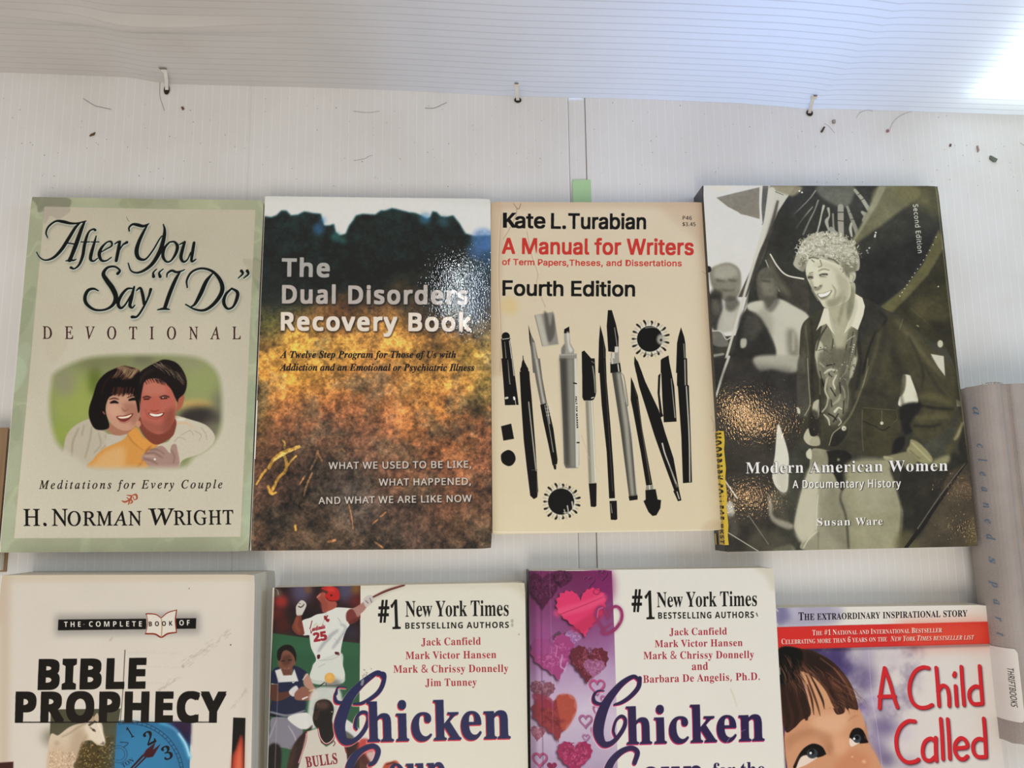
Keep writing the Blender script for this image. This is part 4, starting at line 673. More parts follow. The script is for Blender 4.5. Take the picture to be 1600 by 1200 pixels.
def art_prophecy(a):
    X, Y = a.grid(); k = a.k; n = fbm(a.H, a.W, 120 * k, 5, 61); F, S, T = a.F, a.S, a.T
    a.c[:] = hx("d2c6b6") * (1 + n[..., None] * .05); a.fr = (0, 880, 3.721)
    F("-10,60 60,60 50,1200 -10,1200", "b89c7c", .5, 16, 0); F("0,66 1480,60 1480,100 0,110", "c8b496", .6, 12, 0); F("1440,60 1490,60 1470,600 1430,1200 1400,1200", "c4b6a2", .4, 12)
    rg = random.Random(8)
    for i in range(60):
        t = rg.random(); x = 1060 + 260 * t + rg.uniform(-26, 26); y = 600 - 190 * t + rg.uniform(-18, 18); S("%d,%d,2 %d,%d,3" % (x, y, x + 20, y - 14), "a99b8a", .5, 1.5)
    for i in range(30): t = rg.random(); x = 900 + 120 * t + rg.uniform(-16, 16); y = 760 - 90 * t + rg.uniform(-10, 10); S("%d,%d,2 %d,%d,3" % (x, y, x + 16, y - 12), "ab9d8c", .5, 1.5)
    for i in range(26): t = rg.random(); x = 1340 + 90 * t + rg.uniform(-10, 10); y = 860 - 120 * t + rg.uniform(-10, 10); S("%d,%d,2 %d,%d,2" % (x, y, x + 10, y - 16), "ab9d8c", .5, 1.5)
    S("640,450,8 655,430,6", "b5a592", .7, 3); a.disc(1342, 474, 4, "3a2c22", .9, 1); a.disc(1100, 147, 3, "4a3c30", .9, 1); a.disc(1065, 600, 8, "8c7f72", .6, 4)
    F("320,300 1160,290 1165,410 320,420", "8c867e", .75, 16, 0); F("340,328 1141,320 1139,380 337,390", "161210", 1, .5, 0)
    for t, x0, x1, y in (("THE", 373, 470, 371), ("COMPLETE", 518, 825, 369), ("OF", 1043, 1103, 362)): T(t, x0, y, x1, y - 1, 31, "e4dacc", 'ssb', -.012, .22)
    S("486,356,6 492,355,5", "6a5a50")
    F("850,300 858,294 900,296 938,318 980,285 1025,272 1022,330 1024,400 975,408 938,432 900,412 845,412 852,360", "d9cdbc", 1, 0, 0)
    S(["850,298,5 856,294,6 905,298,5 938,320,4", "938,318,4 975,288,5 1027,272,4", "1027,272,5 1020,330,6 1026,402,5", "852,300,3 858,350,4 846,412,3", "846,410,7 900,412,8 938,430,8 975,410,8 1026,402,6"], "8c3426"); S("938,320,4 942,372,5 938,428,5", "b08a5c")
    T("BOOK", 866, 367, 1003, 363, 27, "1a1512", 'ssb', -.006, .28)
    for t, x0, y0, x1, y1 in (("wadqool rdt loot agw I", 740, 525, 1060, 528), ("now known as our", 760, 605, 1050, 612), ("to events", 780, 705, 1000, 705)): T(t, x0, y0, x1, y1, 18, "bdb0a0", 'si', 0, .04, al=.5, bl=1.2)
    S("727,505,4 715,740,3 700,920,3", "2a211c", .9, .5); T("BIBLE", 225, 731, 848, 723, 167, "15110e", 'ssb', .016, 0, .06)
    # horse picture
    F("296,850 702,845 690,925 668,1195 650,1480 270,1480", "4e4c38", 1, 1, 0); F("290,960 670,960 670,1040 290,1060", "5a553e", .6, 20); F("440,1060 670,1000 652,1480 420,1480", "50401f", 1, 10, 0)
    for i in range(420): x, y = rg.uniform(440, 668), rg.uniform(1010, 1290); S("%d,%d,3 %d,%d,4" % (x, y, x + rg.uniform(-8, 8), y + rg.uniform(-9, 9)), rg.choice(("8a6c3c", "a58850", "2e2614", "3c3018", "c8a868")), .75, 1)
    F("285,1030 340,1000 400,955 450,935 510,925 545,905 590,930 600,990 612,1040 600,1060 560,1052 530,1030 480,1040 460,1090 440,1150 425,1200 430,1480 270,1480", "cdb89c", 1, 2)
    F("500,930 580,925 600,985 612,1042 590,1056 540,1030 500,990", "dccbb2", .9, 5); F("440,960 500,990 470,1060 430,1160 400,1090", "a98d70", .6, 14); F("300,1080 400,1100 420,1300 290,1300", "c29c7c", .6, 20); S("520,940,12 550,920,10 575,895,6", "4b3c2e", .9, 2); S("515,905,8 540,895,6 560,925,8", "30281e", .9, 2); a.disc(545, 970, 10, "30241c", .95, 3, 6, .4); S("525,955,6 555,978,6", "4c3a2e", .7, 2); a.disc(600, 1045, 8, "6b5648", .7, 3); a.disc(330, 1045, 14, "9c846c", .5, 6)
    F("545,905 556,880 568,872 576,900 572,925", "b8a084", 1, 1.5); F("515,925 520,898 540,885 548,915", "a88f74", 1, 1.5); S("505,930,9 460,950,10 410,985,8 360,1010,6", "8c765e", .5, 4); S("570,935,4 592,985,4 606,1030,4", "efe2cc", .8, 2); S("505,1000,10 470,1060,12 445,1130,10", "8f7458", .5, 6); S("585,1050,5 606,1052,5", "5c483c", .7, 2)
    for i in range(260): x, y = rg.uniform(290, 430), rg.uniform(1100, 1290); S("%d,%d,3 %d,%d,4" % (x, y, x + rg.uniform(-6, 6), y + rg.uniform(-8, 8)), rg.choice(("e6d0a8", "a5845c", "8c6a4c", "f0dcb8")), .7, 1)
    # clock picture
    F("680,925 1110,925 1098,1480 650,1480", "286a90", 1, 1, 0); F("960,925 1110,925 1108,1060", "241c44", 1, 8, 0); F("1000,925 1110,925 1108,1000 1080,980", "3c1c40", .8, 6, 0); S("930,925,10 1010,960,14 1070,1040,16 1104,1130,16", "5cb0d4", .9, 7); S("1040,990,8 1080,1050,8 1104,1120,8", "cfe6e8", .9, 4)
    F("700,1000 900,960 1020,1100 1000,1300 700,1300", "3480a8", .6, 40)
    def arc(cx, cy, r, w, c, al=1, t0=-100, t1=30): S([(cx + r * math.cos(math.radians(t)), cy + r * math.sin(math.radians(t)), w) for t in range(t0, t1 + 40, 6)], c, al, .8)
    arc(745, 1240, 308, 3, "173c58"); arc(745, 1240, 326, 3, "173c58")
    for t in range(-100, 40, 5): c_, s_ = math.cos(math.radians(t)), math.sin(math.radians(t)); S([(745 + 308 * c_, 1240 + 308 * s_, 3), (745 + 326 * c_, 1240 + 326 * s_, 3)], "173c58")
    arc(690, 1110, 50, 3, "1a4460", .8, -120, 80); arc(690, 1110, 36, 3, "1a4460", .7, -120, 80)
    P = a.tp("1", 750, 1018, 782, 1008, 62, 'sb', -.01, 0, -.5); a.put(P, "101c2c"); T("2", 862, 1062, 912, 1036, 74, "101c2c", 'sb', -.02); T("3", 962, 1148, 1012, 1128, 76, "101c2c", 'sb', -.02); T("TON", 716, 1190, 782, 1152, 26, "12304a", 'sb')
    S("760,1195,8 830,1120,10", "3c1420", 1, 1); S("775,1200,6 850,1125,8", "3c1420", 1, 1); S("840,1115,14 870,1095,30 880,1100,26", "58141e", 1, 2); F("850,1085 905,1040 890,1085 935,1050 890,1125 860,1130 835,1120", "4c1220", 1, 1, 0); S("700,1040,5 745,1045,4 720,1070,5", "12304a", .8, 1)
    T("PROPHECY", 93, 921, 1313, 920, 168, "15110e", 'ssb', .016, 0, .03); S("93,925,5 1250,923,4", "15110e", 1, .5)
    F("1358,896 1429,898 1420,1300 1412,1480 1335,1480 1342,1300", "0f0c0c", 1, .5, 0); F("1392,1020 1405,990 1418,1060 1412,1300 1348,1300 1352,1130 1372,1080", "c2402a", .95, 8); F("1385,1100 1400,1060 1405,1300 1370,1300 1375,1160", "e07048", .8, 8); F("-10,1160 78,1154 76,1300 -10,1300", "4a201c", 1, 2, 0)
    a.fr = (0, 0, 1); a.grain(.03, seed=6)

def soup_text(a, fr, hick, cc, dark, red):
    a.fr = fr; G = []
    for q in cc: G += a.sp(q)
    H = a.tp("hicken", *hick, 'sb', .012, .01); return G, H
def art_sports(a):
    X, Y = a.grid(); k = a.k; n = fbm(a.H, a.W, 100 * k, 4, 71); F, S, T = a.F, a.S, a.T
    a.c[:] = hx("d8d1bf") * (1 + n[..., None] * .03); a.fr = (410, 890, 3.81)
    F("1380,70 1570,70 1575,200 1500,110", "c4b89c", .6, 16); F("60,90 1570,70 1570,110 60,120", "c9bea4", .4, 10, 0)
    keep = a.c.copy()
    F("60,90 584,88 578,700 545,3200 -120,3200 10,1300", "3a1f22", 1, 0, 0)
    for x, y, r, c, b in ((110, 190, 40, "b03028", 14), (230, 140, 60, "585472", 24), (90, 260, 40, "6c2420", 18), (500, 130, 60, "54506c", 20), (560, 120, 30, "8c5c24", 14), (560, 190, 40, "74221e", 18), (120, 330, 50, "5a2018", 18), (500, 350, 50, "242438", 18), (260, 300, 60, "24182c", 20), (270, 120, 24, "7a5038", 10), (540, 380, 40, "3a3040", 16), (90, 140, 24, "6c6050", 10), (380, 130, 30, "5c3a2a", 10), (190, 300, 30, "33261c", 12)): a.disc(x, y, r, c, .85, b)
    F("62,378 300,412 580,438 575,1300 545,3200 -120,3200 30,1300", "2c5c3c", 1, 1.5, 0); F("-100,2300 200,2200 600,2280 560,3200 -140,3200", "6c5a3a", 1, 60); F("62,378 300,412 580,438 580,520 60,480", "356644", .5, 14, 0)
    a.S("70,110,3 90,125,4 95,150,4", "b0a48c", .7, 1); S("210,130,3 240,280,4", "b0a48c", .001)
    fr2 = (420, 910, 8); a.fr = fr2
    # batter
    F("520,440 600,400 700,380 830,315 1050,325 1090,330 1010,530 970,590 930,700 900,870 920,1010 925,1210 540,1210 545,1060 590,960 530,820 510,700 500,660 420,650 410,490", "d5d3c8", 1, 3)
    F("600,985 900,880 925,1060 925,1260 540,1260 540,1080", "ccccc0", .9, 6)
    for q, w in (("860,600,30 780,660,40 690,760,40 620,860,24", 12), ("930,640,24 860,740,34 800,820,24", 12), ("900,520,20 960,560,24 930,640,20", 10)): S(q, "8b8a90", .6, w)
    for q in ("640,980,8 780,960,10 880,920,6", "620,1060,8 700,1020,10", "640,860,6 680,780,8 780,700,8", "600,500,6 560,560,8", "720,380,8 680,500,8 640,580,6", "860,440,8 900,500,10", "820,700,6 870,760,6"): S(q, "a8a69c", .7, 4)
    F("650,130 700,120 740,200 840,245 835,315 690,375 665,330 655,260 600,190 625,150", "a4503f", 1, 3); F("640,180 700,200 740,300 700,370 650,310", "8d3f33", .6, 10); S("605,185,18 625,170,20 640,150,18", "b97462", .8, 4); S("610,235,10 625,255,14 640,262,8", "4b1d1a", .8, 3); S("640,130,10 680,118,12 710,128,8", "6a201c", .9, 3)
    F("655,75 700,55 790,50 860,80 886,150 870,220 780,238 720,205 698,165 740,120 690,95", "b8231f", 1, 3); F("720,70 790,60 830,110 760,120", "d43c30", .7, 10); a.disc(782, 162, 14, "4a1212", .9, 3); S("720,190,10 760,228,12 850,232,10", "6d1514", .8, 4)
    F("350,415 400,400 415,480 440,600 440,650 370,655 310,610 290,560 310,500", "7a3a2a", 1, 4); S("360,440,30 340,540,34 380,610,30", "95503a", .7, 10); F("345,290 400,225 450,240 470,290 430,380 410,410 350,410 340,350", "c9c0b4", 1, 3); S("370,300,12 400,310,14 430,290,12 440,270,9", "3a2c2c", .85, 4); S("375,260,7 400,270,7", "5c4c48", .8, 3); S("350,412,5 412,405,5", "8c8078", .8, 2)
    F("975,400 1010,350 1090,330 1130,300 1200,290 1230,320 1180,400 1140,450 1080,500 1010,525 985,470", "6c2a24", 1, 4); F("1010,390 1060,345 1150,300 1220,300 1160,400 1080,440", "b07c70", .9, 8); S("1060,360,10 1090,400,10 1100,440,8", "5a2420", .8, 4)
    S("540,480,9 520,560,10 510,580,8", "8c1f28"); T("ardinals", 545, 610, 708, 572, 50, "9c2430", 'sbi', .012, -.02); S("520,590,7 530,636,8 550,590,7 600,600,6", "8c1f28", .9, 1); S("700,430,26 735,480,26 750,470,16", "8f1c24", 1, 3); S("735,415,12 715,440,18 700,460,10 755,462,9", "8f1c24", 1, 2); S("560,530,4 610,525,5 660,515,4", "c9b050", .8, 1)
    T("25", 568, 742, 728, 715, 106, "9c2733", 'ssb', .02, -.03)
    F("605,910 640,905 635,950 608,955", "571420", 1, 2); F("825,870 875,875 880,910 835,900", "571420", 1, 2); S("590,985,6 700,960,6 900,885,6", "b5b3a8", .8, 2)
    a.fr = (410, 890, 3.81)
    # tennis player
    F("95,520 105,480 150,455 185,475 200,520 190,580 160,640 120,620 95,570", "7a4b3a", 1, 3); F("90,530 92,480 130,450 175,455 200,500 198,550 185,510 150,480 120,490 105,540", "22160f", 1, 3); F("120,520 170,510 165,560 125,570", "553024", .7, 6); S("112,545,5 130,542,6", "26120c", .8, 2); S("155,540,6 175,538,5", "26120c", .8, 2); S("130,588,5 145,594,6 160,586,5", "b98874", .8, 2); F("110,600 160,590 175,640 130,650", "6c3e2e", .8, 5)
    F("50,620 100,580 110,650 190,665 180,580 215,580 270,620 240,660 255,730 250,840 150,870 50,860 60,740", "1b2547", 1, 2); F("75,600 110,590 125,630 175,628 190,590 215,665 95,672", "d4cfc6", 1, 2, 0); S("178,668,3 184,674,4 198,660,2", "d8d4cc")
    S("55,680,4 90,684,4", "c9c4ba"); F("245,640 270,618 300,680 320,720 290,720 250,690", "b08270", 1, 3); S("240,656,4 268,622,4", "d0cac0"); F("50,690 92,685 100,730 180,720 170,750 110,780 60,780 48,740", "5f3426", 1, 3); F("160,720 200,690 215,720 190,755 165,745", "cfc8c2", 1, 2); F("205,720 240,695 280,715 330,740 325,770 270,780 200,775 190,745", "8d5a48", 1, 3); F("275,745 330,730 330,765 285,775", "a87460", .9, 3); S("240,770,9 268,758,7", "d6cfc6")
    S("280,722,8 310,715,9 340,718,5", "c0a070"); S("315,715,5 345,690,5 370,672,4", "201a18"); S("318,717,5 360,720,5 392,730,4", "201a18"); S("378,675,4 383,700,4 392,728,3", "2c2628"); F("372,672 440,650 470,690 430,730 395,728", "6c6260", .65, 10)
    a.disc(401, 645, 31, "d6a04c", 1, 1); a.disc(396, 638, 16, "e4b464", .8, 8); S("432,643,4 455,645,4", "cfc4b4", .8, 1)
    S("50,848,10 150,868,12 250,840,8", "77747c", 1, 1); S("50,866,10 150,884,10 252,850,8", "10142c", 1, 1); F("55,885 150,880 210,900 240,960 215,1070 120,1060 30,1060 45,960", "807a84", 1, 3); F("150,880 255,850 300,890 310,930 260,950 210,940", "d4d0c8", 1, 3); S("80,900,5 45,1000,6", "a8a2aa", .8, 2); S("155,930,5 190,990,6 210,1060,5", "b4aeb4", .8, 2); F("35,1060 110,1065 90,1300 30,1300", "241a18", 1, 6)
    F("270,870 300,720 400,700 470,740 480,1000 470,1100 400,900 300,950", "cfcdc4", .9, 5); S("330,790,6 300,830,8", "9a989a", .7, 4); F("470,880 580,950 640,1010 620,1050 540,1010 500,1000", "cfcbc4", 1, 3); F("490,960 540,990 550,1020 500,1010", "44463c", .8, 4)
    # bald basketball player
    F("305,850 320,790 365,772 405,785 425,830 415,900 430,960 425,1010 370,1040 330,1010 340,960 312,930 300,890", "2a1a16", 1, 3); F("320,800 365,778 400,800 380,830 330,830", "5c4238", .8, 9); F("312,830 340,835 335,880 312,900", "4a3028", .6, 6); S("308,838,4 330,834,5", "140c0a", .8, 2); S("303,880,5 318,888,6", "553a30", .8, 2); S("312,905,4 330,905,5", "160c0a", .8, 2); a.disc(414, 847, 4, "c8b4a0", .9, 1.5); a.disc(330, 800, 6, "7c6050", .7, 4)
    F("190,1690 510,1690 520,2100 380,2150 190,2100", "d0c8bc", 1, 4); F("200,2080 330,2120 320,2600 220,2600", "3a1e18", 1, 5); F("380,2120 500,2080 500,2600 400,2600", "3a1e18", 1, 5); F("270,950 300,930 250,1020 230,1120 230,1300 140,1300 160,1120 200,1020", "3a1e18", 1, 4); S("190,1060,20 160,1180,26", "5c3428", .6, 10); F("480,1010 560,1020 600,1080 640,1180 600,1300 500,1200 470,1100", "3c1f1a", 1, 4); F("560,1040 620,1080 610,1180 560,1140", "5c2c20", .6, 8)
    F("262,965 330,945 335,985 350,1030 380,1055 420,1030 440,960 470,1000 500,1080 520,1300 500,1700 200,1700 180,1300 230,1120", "c9bfb0", 1, 2, 0); S("332,945,9 345,1000,9 372,1035,9 400,1030,9 425,1000,9 432,960,9", "8c2430"); S("332,948,3 345,1000,3 372,1033,3 400,1028,3 424,1000,3 432,960,3", "e0d8cc"); S("262,970,9 255,1030,9 215,1150,8", "8c2430"); S("262,975,3 255,1030,3 216,1150,3", "e0d8cc"); S("478,1010,7 500,1090,7", "8c2430"); S("425,1020,4 432,1035,4 422,1050,4", "7c2028")
    T("BULLS", 262, 1178, 448, 1154, 62, "84202c", 'sb', .004, .03, -.05); S("266,1120,3 452,1096,3", "84202c", .001)
    F("590,1010 640,1010 650,1050 700,1090 680,1170 640,1160 600,1110", "c42f30", .9, 6); F("640,1090 700,1080 690,1150 650,1160", "d0c8c0", .8, 6); F("760,1300 750,1170 780,1150 830,1150 850,1300", "b84428", 1, 4)
    # cut the picture at its right edge but let bat and player stand over the cream
    a.fr = (0, 0, 1); Pm = a.m([(563.4, 913), (561, 1080), (560, 1260)]); a.fr = (410, 890, 3.81)
    m = a.ras([a.m([(584, 60), (584, 400), (578, 800), (578, 1300), (548, 3200), (1700, 3200), (1700, 60)])]); A, y0, y1, x0, x1 = m
    R = a.c[y0:y1, x0:x1]; R += (keep[y0:y1, x0:x1] - R) * A[..., None]
    S("650,175,10 760,120,13 845,90,11", "6c5c54", .4, 9); S("655,165,9 740,125,12 845,92,9", "5a1f1a", 1, .8); S("660,160,3 750,118,4 830,94,4", "9c5c50", .9, 1)
    F("500,255 560,220 610,190 630,200 600,250 540,290 505,310", "a8766a", 1, 3); F("505,250 535,235 560,280 520,310 500,300", "74302a", .9, 3); F("600,180 625,155 650,155 665,185 640,210 615,222", "c4b8b0", 1, 2); S("615,185,4 630,200,4", "4c3c3c", .8, 1); S("640,170,4 650,195,4", "4c3c3c", .8, 1)
    F("580,960 640,1010 650,1030 600,1040 575,1020", "cfcbc4", 1, 3); F("575,1020 640,1015 690,1100 640,1160 575,1130", "b8302e", .9, 5); F("620,1090 700,1090 680,1160 640,1160", "c8c0b8", .8, 5); F("575,1090 620,1110 650,1180 575,1200", "4c2018", .9, 5); F("700,1300 720,1170 760,1145 810,1150 850,1300", "b04428", 1, 4); S("740,1160,6 780,1150,8 800,1170,6", "3a1c18", .8, 2)
    # lettering
    K = "191715"; RD = "a42a34"
    T("#", 692, 314, 754, 313, 124, K, 'sb', .01); T("1", 768, 355, 824, 353, 166, K, 'sb', .0); T("New York Times", 852, 280, 1466, 274, 92, K, 'sb', -.012, .0); T("BESTSELLING AUTHORS", 851, 352, 1467, 346, 36, K, 'ssb', -.008, .05)
    for t, x0, y0, x1, y1, cp in (("Jack Canfield", 946, 452, 1300, 446, 44), ("Mark Victor Hansen", 853, 533, 1392, 526, 44), ("Mark & Chrissy Donnelly", 780, 614, 1464, 608, 44), ("Jim Tunney", 970, 694, 1276, 690, 44)): T(t, x0, y0, x1, y1, cp, RD, 'sb', -.012, .02)
    NV = "1e2456"; R2 = "c8303c"
    G = a.sp("448,705,5 432,745,12 440,785,20 475,790,14 500,765,6") + a.sp("690,620,24 725,625,22 718,680,24 690,730,24 640,770,20 590,795,16 545,800,10") + a.sp("720,640,22 690,612,22 640,640,30 580,690,38 520,760,50 480,850,60 460,930,60 480,1010,44 520,1028,28 570,1000,24 610,950,24 632,890,22 622,855,18 590,850,18 562,880,16 552,930,16 562,950,12") + a.sp("440,740,14 450,700,8 500,702,5")
    HK = a.tp("hicken", 628, 1024, 1476, 1002, 236, 'sb', .004, .0)
    G2 = a.sp("640,1160,20 670,1140,26 690,1080,28 660,1050,26 600,1070,30 545,1120,42 520,1190,48 560,1250,50 640,1300,52 680,1370,48 650,1440,38 570,1475,28 490,1450,24 460,1390,22 480,1350,24")
    UP = a.tp("oup", 752, 1300, 1090, 1290, 205, 'sb', .004, .0)
    for L, gr in ((G, 0), (HK, 0), (G2, 0), (UP, 0)): a.put(L, "f0e4d4", .7, 1, grow=3, d=(-6, 8)); a.put(L, R2, 1, .5, d=(-5, 7)); a.put(L, NV, 1, .5, grow=gr)
    for i in range(16): rx = random.Random(i); a.disc(600 + rx.uniform(-10, 50), 620 + rx.uniform(-30, 30), 3, "5c5044", .7, 1)
    F("590,660 605,655 600,685 585,690", "a09a90", .8, 2); a.disc(1487, 305, 8, "8c8a6c", .6, 3, 12); a.disc(1487, 330, 7, "8c8a6c", .6, 3, 12); a.disc(1527, 385, 5, "9a917c", .8, 2); S("1530,90,3 1555,125,3 1560,160,2", "b8ac94", .7, 1)
    F("60,90 72,92 60,400 40,800 30,1300 15,1300 30,800 48,400", "d8cdb8", .8, 1.5); S("95,640,4 85,900,5 75,1180,6", "a8a0a4", .45, 2)
    a.fr = (0, 0, 1); a.grain(.04, seed=9)

def heart(cx, cy, w, rot=0.0, rag=0, seed=1, tip=1.0, n=40):
    rg = random.Random(seed); out = []
    for i in range(n):
        t = i / n * 2 * math.pi; x = 16 * math.sin(t) ** 3 / 17; y = -(13 * math.cos(t) - 5 * math.cos(2 * t) - 2 * math.cos(3 * t) - math.cos(4 * t)) / 17 * tip
        r = 1 + (rag if i % 2 else -rag) * rg.uniform(.6, 1.3); x, y = x * w / 2 * r, y * w / 2 * r
        out.append((cx + x * math.cos(rot) - y * math.sin(rot), cy + x * math.sin(rot) + y * math.cos(rot)))
    return out
def art_hearts(a):
    X, Y = a.grid(); k = a.k; n = fbm(a.H, a.W, 100 * k, 4, 81); F, S, T = a.F, a.S, a.T
    a.c[:] = hx("d9d4c8") * (1 + n[..., None] * .03); a.fr = (810, 870, 3.636); rg = random.Random(5)
    F("1340,62 1450,64 1448,200 1400,110", "c4bca8", .7, 12)
    P = [(60, 80), (530, 80), (545, 430), (556, 800), (566, 1300), (600, 3300), (62, 3300)]; m = a.ras([a.m(P)]); A, y0, y1, x0, x1 = m
    v = (Y + fbm(a.H, a.W, 70 * k, 4, 83) * 80)[y0:y1, x0:x1]; B = ramp(v, [(890, "6c2350"), (960, "844070"), (1010, "94618e"), (1050, "ab8cac"), (1120, "c4b4c4"), (1200, "a894ac"), (1500, "8c4c84"), (1750, "6c2350")]); R = a.c[y0:y1, x0:x1]; R += (B - R) * A[..., None]
    F("380,90 530,86 530,250 400,200", "7c1c5c", .7, 20)
    def HT(cx, cy, w, c, rag=.06, rot=0.0, tip=1.15, tex=None, n=44, sh=1):
        h = heart(cx, cy, w, rot, rag, int(cx), tip, n)
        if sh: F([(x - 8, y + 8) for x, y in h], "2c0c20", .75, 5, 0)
        F(h, c, 1, .8, 0)
        if tex:
            for i in range(int(w * .55)):
                t = rg.uniform(0, 6.28); q = rg.random() ** .5 * w * .36; x, y = cx + q * math.cos(t), cy - w * .04 + q * math.sin(t) * .9; r = rg.uniform(3, 9); t0 = rg.uniform(0, 6)
                S([(x + r * math.cos(t0 + j), y + r * math.sin(t0 + j), 3.5) for j in range(4)], rg.choice(tex), .6, 1.2)
    HT(140, 180, 190, "561c40", .04, 0, 1.3, ("3a1030", "7a3c60", "6a2850")); HT(255, 120, 110, "5a1e44", .04, .2, 1, ("3a1030", "743a5c"))
    F("230,420 250,440 280,420 285,470 260,520 200,525 150,490 190,450", "5c3a50", .9, 2, 0); HT(310, 460, 100, "9c6c9c", .05, .2, 1, ("b890b8", "7c4c7c"), sh=0)
    HT(200, 560, 260, "9c3c74", .05, -.2, 1.2, ("b85c94", "c070a0", "843060")); F("90,380 170,400 200,520 130,560 80,520", "94447c", .7, 8)
    for q in ("250,560,6 240,620,7 265,640,5", "220,510,4 212,570,4", "280,600,5 262,650,5"): S(q, "c8a4c8", .8, 2)
    HT(360, 300, 300, "d43464", .045, -.12, 1.1, n=60); F("215,300 380,250 480,210 500,240 420,290 230,340", "e05078", .7, 8); F("300,400 470,290 480,340 370,430 320,420", "b82850", .7, 8); S("230,330,5 360,280,5 480,230,4", "a82448", .7, 2); S("440,180,3 425,200,5 445,215,5 465,195,5 440,185,3", "8c2050", .9, 1)
    HT(400, 600, 230, "6a2434", .05, .1, 1.1, ("4a1420", "8c3a48", "a8586c")); HT(430, 630, 130, "9a5a80", .05, .1, 1, ("b87ca0", "7c3c60"), sh=0)
    HT(205, 900, 260, "8a2c34", .06, -.15, 1.2, ("6c1c24", "a84438"), n=40); F("220,790 310,790 330,880 260,990 230,900", "b04c38", .8, 4); S("150,900,10 200,940,14 260,930,10", "6c1824", .7, 6)
    HT(135, 760, 150, "7c4858", .05, .1, 1, ("a47484", "5c2c3c", "98606c"), sh=0); F("80,780 180,800 200,860 110,840", "8c2840", .8, 4)
    HT(320, 1130, 210, "981e50", .05, 0, 1.1, ("6c1438", "b84470", "c05880")); HT(110, 1000, 90, "8c4a60", .05, .1, 1.2, ("a8707c",), sh=0); HT(190, 1190, 60, "7c1440", .05, 0, 1, sh=0)
    for q in ((180, 1480, 260, '8a2c5c'), (420, 1420, 180, '6a2434'), (300, 1760, 300, 'd43464'), (160, 2080, 220, '561c40'), (430, 2060, 200, '9c3c74'), (280, 2360, 240, '8a2c34'), (440, 2600, 180, 'b03060')): HT(q[0], q[1], q[2], q[3], .05, .1, 1.15, ('6c1438', 'b84470'))
    def HO(cx, cy, w, c, lw=9, rot=0.0):
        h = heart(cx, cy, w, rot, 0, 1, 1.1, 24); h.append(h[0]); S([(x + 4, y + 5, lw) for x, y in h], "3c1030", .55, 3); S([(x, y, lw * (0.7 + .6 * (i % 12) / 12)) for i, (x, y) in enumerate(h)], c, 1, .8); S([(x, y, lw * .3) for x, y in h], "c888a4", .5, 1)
    HO(400, 135, 62, "5c1c48", 6); HO(475, 100, 56, "581848", 6); HO(445, 735, 88, "b0386c", 9); HO(380, 930, 74, "98507c", 8); HO(450, 870, 60, "a04878", 7, .3); HO(382, 1025, 40, "9c6490", 5); HO(120, 1150, 84, "a0305c", 9); HO(490, 810, 50, "a84c80", 6); HO(430, 990, 46, "985884", 6, .4)
    a.c[:, :] = a.c  # keep
    LP_ = ["506,352,7 494,304,14 464,286,17 442,312,15 446,356,13 476,402,11 496,425,8", "506,352,7 520,306,12 550,282,15 580,300,17 587,346,17 566,392,17 532,424,17 488,440,13 470,424,9 500,402,7 530,380,5"]
    for q in LP_: S(q, "58103c", .5, 8)
    for q in LP_: S(q, "92305f", 1, .8)
    S("480,288,5 455,302,6 449,345,5", "c06c94", .8, 1.5); S("560,288,4 580,320,5 574,372,5", "bc6890", .8, 1.5)
    # crease lines by the spine
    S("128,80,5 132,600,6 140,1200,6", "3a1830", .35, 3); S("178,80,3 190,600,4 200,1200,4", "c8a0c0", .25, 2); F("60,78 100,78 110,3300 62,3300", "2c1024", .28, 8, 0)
    K = "1a1614"; RD = "a02438"
    T("#", 647, 312, 703, 311, 118, K, 'sb', .01); T("1", 722, 356, 774, 354, 154, K, 'sb', .0); T("New York Times", 787, 286, 1353, 278, 84, K, 'sb', -.012); T("BESTSELLING AUTHORS", 794, 352, 1336, 346, 36, K, 'ssb', -.008, .05); S("1350,320,6 1356,336,5", K, .8, 1)
    for t, x0, y0, x1, y1, cp in (("Jack Canfield", 858, 446, 1183, 441, 40), ("Mark Victor Hansen", 775, 514, 1272, 506, 40), ("Mark & Chrissy Donnelly", 711, 582, 1337, 574, 42), ("and", 985, 643, 1076, 641, 44), ("Barbara De Angelis, Ph.D.", 709, 716, 1370, 698, 42)): T(t, x0, y0, x1, y1, cp, RD, 'sb', -.012, .02)
    NV = "2a1c4e"; R2 = "b82c5c"
    G = a.sp("470,760,5 432,775,10 430,820,20 465,835,14 490,815,6") + a.sp("690,690,22 682,740,24 640,790,22 590,825,18 545,840,10") + a.sp("685,700,18 655,680,20 600,710,28 550,760,36 500,830,46 465,920,56 455,1000,54 480,1060,36 520,1062,26 560,1030,22 600,970,22 608,925,18 585,905,16 555,930,14 540,985,14 550,1020,12") + a.sp("430,790,12 450,762,9 488,762,5")
    HK = a.tp("hicken", 618, 1064, 1396, 1042, 212, 'sb', .004, .0); G2 = a.sp("660,1170,24 676,1110,26 640,1086,24 580,1110,30 525,1170,38 510,1235,44 560,1290,46 630,1340,46 650,1400,42 610,1450,32 540,1470,24 470,1440,20 460,1390,22"); UP = a.tp("oup", 705, 1320, 1050, 1312, 180, 'sb', .004, .0); FT = a.tp("for the", 1105, 1254, 1400, 1245, 82, 'sb', -.005)
    for L, gr in ((G, 0), (HK, 0), (G2, 0), (UP, 0)): a.put(L, "f0e4e0", .7, 1, grow=3, d=(-5, 7)); a.put(L, R2, 1, .5, d=(-4, 6)); a.put(L, NV, 1, .5, grow=gr)
    a.put(FT, NV); S("1205,750,6 1225,800,6 1240,850,4", "c4b49c", .6, 3); S("1180,1060,3 1210,1020,3 1290,980,2", "c0b8a8", .6, 1)
